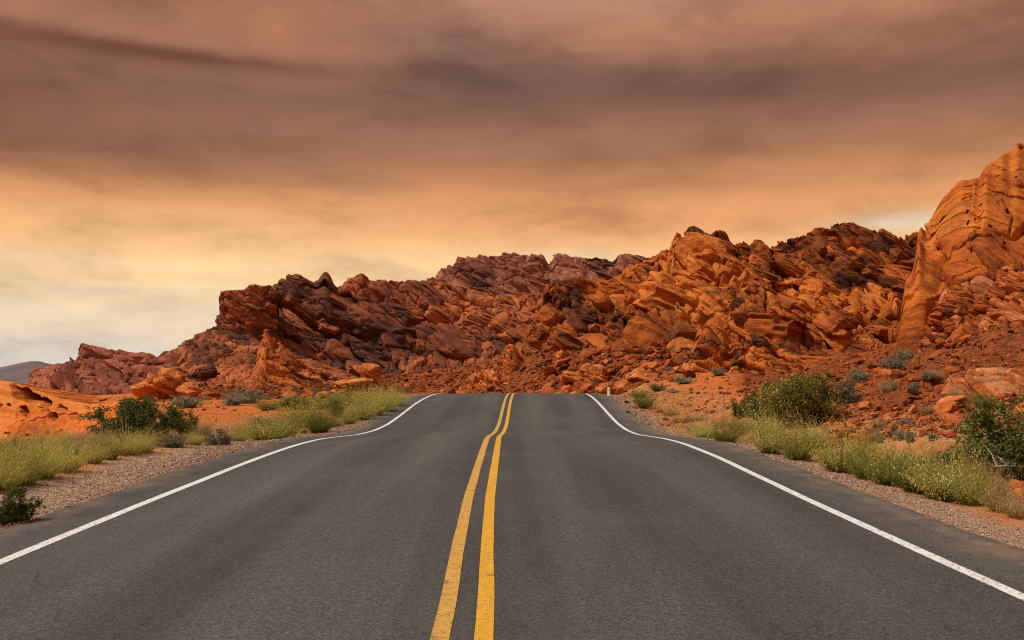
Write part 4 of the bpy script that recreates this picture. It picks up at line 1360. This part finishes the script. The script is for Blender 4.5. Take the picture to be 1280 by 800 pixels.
for (a, b, c, d_) in ((450, 525, 36, 26), (466, 520, 36, 27), (480, 515, 36, 27), (493, 508, 32, 22), (470, 507, 40, 22), (446, 509, 40, 24), (436, 530, 22, 14)):
    plant('brush', a, b, c, d_, 'bright yellow green brush clump where the left verge climbs to the crest', 'brush at the left of the crest')
# left verge rows
for a, b, h_ in ((2, 612, 62), (30, 606, 52), (56, 598, 54), (84, 590, 46), (118, 579, 36), (137, 574, 30), (160, 568, 44), (182, 565, 36), (246, 556, 22), (300, 552, 24)):
    plant('brush', a + rgp.uniform(-3, 3), b, h_ * rgp.uniform(.85, 1.1), h_ * rgp.uniform(.7, .95), LL, GL)
for a, b, h_ in ((-14, 585, 46), (18, 580, 44), (44, 576, 42), (70, 572, 38), (92, 568, 36), (115, 562, 32), (36, 562, 30), (64, 560, 28), (90, 556, 26), (10, 564, 30)):
    plant('brush' if rgp.uniform() < .45 else 'straw', a, b, h_ * 1.1, h_ * .68, 'pale brush clump behind the front row on the left verge', 'second row of clumps on the left verge')
plant('creosote', 4, 572, 40, 26, 'low dark green sprig bush at the left picture edge below the dome')
for a, b, c, h_ in ((128, 556, 30, 18), (205, 553, 30, 18), (252, 545, 26, 20), (310, 545, 30, 20), (420, 533, 20, 12), (345, 537, 30, 18)):
    plant('straw', a, b, c, h_, 'dry straw coloured tuft among the left verge brush', 'straw tufts on the left', 'grass tuft')
# right side
plant('green', 806, 511, 24, 21, 'lone round green bush on the bank by the right white line')
plant('green', 799, 498, 20, 13, 'small olive bush just behind the lone round green bush')
plant('olive', 821, 490, 24, 14, 'bright green low bush at the edge of the rubble field')
plant('sage', 853, 480, 34, 11, 'low silver grey bush stretched along the orange bank')
plant('sage', 843, 491, 20, 6, 'flat grey green mat on the orange bank')
plant('sage', 897, 470, 24, 11, 'brownish grey bush at the foot of the squat rust block')
plant('sage', 931, 463, 18, 9, 'little round grey bush below the low cracked ledge')
plant('sage', 953, 466, 30, 13, 'pale grey green bush right of the little round one')
plant('sage', 1058, 505, 38, 36, 'large rounded blue grey sagebrush beside the tall olive bush')
plant('sage', 1118, 464, 34, 24, 'pale sagebrush growing up the rubble below the orange cliff')
plant('sage', 1130, 452, 26, 20, 'small pale sagebrush higher up the rubble below the orange cliff')
plant('sage', 1072, 478, 30, 18, 'grey sagebrush at the base of the tilted slabs')
plant('olive', 976, 537, 84, 80, 'left of the two large olive bushes in the middle of the right bank')
plant('olive', 1006, 533, 88, 88, 'taller right hand one of the two large olive bushes on the right bank')
plant('olive', 1028, 526, 64, 70, 'narrow olive bush leaning against the large rounded sagebrush')
plant('creosote', 952, 530, 64, 56, 'dark twiggy bush at the left of the two large olive bushes')
plant('creosote', 926, 523, 32, 26, 'small dark green bush on the orange bank')
plant('dense', 1243, 594, 132, 98, 'big dark green bush with a bleached branch at the right edge')
plant('creosote', 1284, 602, 104, 86, 'dark bush cut by the right picture edge')
plant('olive', 1230, 512, 36, 26, 'thin green sprig growing before the salmon slab')
for a, b, c, h_, kd in ((882, 548, 34, 20, 0), (907, 553, 36, 25, 1), (962, 567, 42, 40, 0), (998, 575, 46, 36, 1), (1050, 590, 52, 46, 0), (1084, 599, 44, 38, 1),
                        (1110, 606, 54, 46, 0), (1150, 616, 58, 52, 1), (1180, 625, 70, 66, 0), (1213, 631, 44, 44, 0)):
    plant('green' if kd else 'brush', a, b, c * 1.05, h_ * rgp.uniform(.9, 1.1), ('greener ' if kd else 'straw tipped ') + 'brush clump in the row along the right road edge', GR)
for a, b, c, h_, kd in ((926, 543, 36, 24, 1), (960, 549, 40, 30, 0), (1010, 560, 44, 34, 0), (1076, 576, 46, 34, 0), (1122, 585, 40, 30, 0), (1162, 596, 44, 32, 1)):
    plant('green' if kd else 'brush', a, b, c, h_, ('greener ' if kd else 'straw tipped ') + 'brush clump in the second row back on the right verge', 'second row of clumps on the right verge')
for a, b, c, h_ in ((1252, 640, 44, 34), (1275, 648, 40, 32), (1238, 625, 40, 44), (868, 540, 24, 12), (850, 528, 24, 9), (838, 519, 20, 7), (1215, 606, 40, 40), (900, 535, 22, 12), (870, 526, 24, 9), (1180, 590, 40, 30)):
    plant('straw', a, b, c, h_, 'dry straw coloured tuft among the right verge brush', 'straw tufts on the right', 'grass tuft')
# the verges go on past the edges of the picture
for x_, y_, sz in ((-6.9, 8.4, 1.0), (-7.6, 7.0, .9), (-8.3, 9.2, 1.1), (-9.4, 7.8, 1.0), (-9.8, 10.4, 1.1), (-7.2, 5.2, .8), (-11.2, 9.0, 1.2), (-8.8, 4.2, .9), (6.3, 6.6, .9), (7.2, 5.2, .8), (6.8, 3.4, .9), (8.4, 7.2, 1.0)):
    d_ = sz * FPX / y_
    plant('brush', 0, 0, d_, d_ * .75, 'pale brush clump at the outer edge of the nearest verge', 'nearest brush clumps', loc=(x_, y_, float(ground_z([x_], [y_])[0])))
# scrub dotted over the slope at the foot of the dark ridge
for k in range(46):
    px_, py_ = rgp.uniform(255, 500), rgp.uniform(482, 501)
    plant('sage' if k % 3 else 'olive', px_, py_, rgp.uniform(7, 14), rgp.uniform(3.5, 7), 'tiny grey scrub bush dotted on the slope under the dark ridge', 'scrub dotted under the dark ridge')
for k in range(14):
    px_, py_ = rgp.uniform(640, 850), rgp.uniform(455, 490)
    plant('sage', px_, py_, rgp.uniform(6, 12), rgp.uniform(4, 7), 'tiny grey scrub bush growing between stones of the rubble field', 'scrub in the rubble field')
for k in range(16):
    px_, py_ = rgp.uniform(1080, 1200), rgp.uniform(470, 570)
    plant('straw' if k % 2 else 'sage', px_, py_, rgp.uniform(9, 20), rgp.uniform(8, 18), 'small dry scrub plant among the loose red rocks of the right slope', 'scrub on the right slope')
for lst in PR.values():                         # the originals were only patterns to copy from
    for o in lst:
        for ch in list(o.children):
            bpy.data.objects.remove(ch)
        bpy.data.objects.remove(o)


def grass_cover():
    """thin low grass on the verges: one mass nobody could count"""
    rg = np.random.default_rng(99)
    N = 16000
    y = np.exp(rg.uniform(math.log(6), math.log(42), N))
    side = np.where(rg.uniform(0, 1, N) < .45, -1, 1)
    lat = side * (5.3 + np.abs(rg.normal(0, 1.6, N)))
    x = road_x(y) + lat
    P = np.stack([x, y, 0 * x], 1)
    keep = fbm(P * .5, 3, 5) > -.1
    x, y = x[keep], y[keep]
    n = len(x)
    z = ground_z(x, y)
    d = rg.normal(0, .45, (n, 3)) + (0, 0, 1)
    d /= np.linalg.norm(d, axis=1, keepdims=True)
    V, F, T = ribbons(np.stack([x, y, z - .01], 1), d, rg.uniform(.06, .24, n), np.full(n, .004) * np.clip(y / 12, 1, 2.5), rg.normal(0, .2, (n, 3)), rg, 2, np.clip(rg.normal(.5, .2, n), 0, 1))
    me = mesh_np('grass', V, F, [M['straw']], {'tint': T})
    tag(link('grass', me), 'sparse dry grass over the verges', 'grass', kind='stuff')


grass_cover()


# bleached branch in the big bush
def branch():
    p = hit(1243, 592)
    q = lambda a, b, dd: pix(a, b, p[1] - .85 + dd) - p
    segs = [([q(1234, 578, 0), q(1243, 583, .02), (q(1258, 582, .03)), q(1282, 584, .1), q(1300, 588, .2)], .012, .009), ([q(1258, 582, .03), q(1252, 574, .05), q(1247, 571, .1)], .008, .004),
            ([q(1246, 583, .02), q(1240, 568, .1), q(1232, 558, .2)], .007, .003), ([q(1300, 588, .2), q(1296, 598, .3), q(1290, 606, .34)], .010, .014)]
    V, F, T = tubes(segs, .8)
    o = link('branch', mesh_np('branch', V, F, [M['pale_wood']], {'tint': T}))
    o.location = [float(c) for c in p]
    tag(o, 'bare bleached grey branch sticking out of the big dark bush', 'branch')


branch()


# ------------------------------------------------------------------ the marker post at the crest
def post():
    import bmesh
    y = 40.5
    x = (761 - 640) * y / FPX
    z = float(ground_z([x], [y])[0])
    r = empty('marker_post', (x, y, z))
    r.rotation_euler = (0, 0, math.radians(-38))
    tag(r, 'short cream marker post at the edge of the asphalt on the crest', 'marker post')

    def box(name, sx, sy, z0, z1, mat, bev):
        bm = bmesh.new()
        bmesh.ops.create_cube(bm, size=1.0)
        for v in bm.verts:
            v.co = (v.co.x * sx, v.co.y * sy, z0 + (v.co.z + .5) * (z1 - z0))
            if v.co.z > z1 - .01 and v.co.x > 0 and name == 'post':
                v.co.z -= .03
        bmesh.ops.bevel(bm, geom=list(bm.edges), offset=bev, segments=2, affect='EDGES')
        me = bpy.data.meshes.new(name)
        bm.to_mesh(me); bm.free()
        me.materials.append(M[mat])
        return link(name, me, r)
    box('post', .13, .07, -.3, .42, 'post', .012)
    box('reflector_band', .138, .078, .24, .33, 'post_band', .006)


post()
print('objects', len(S.objects))
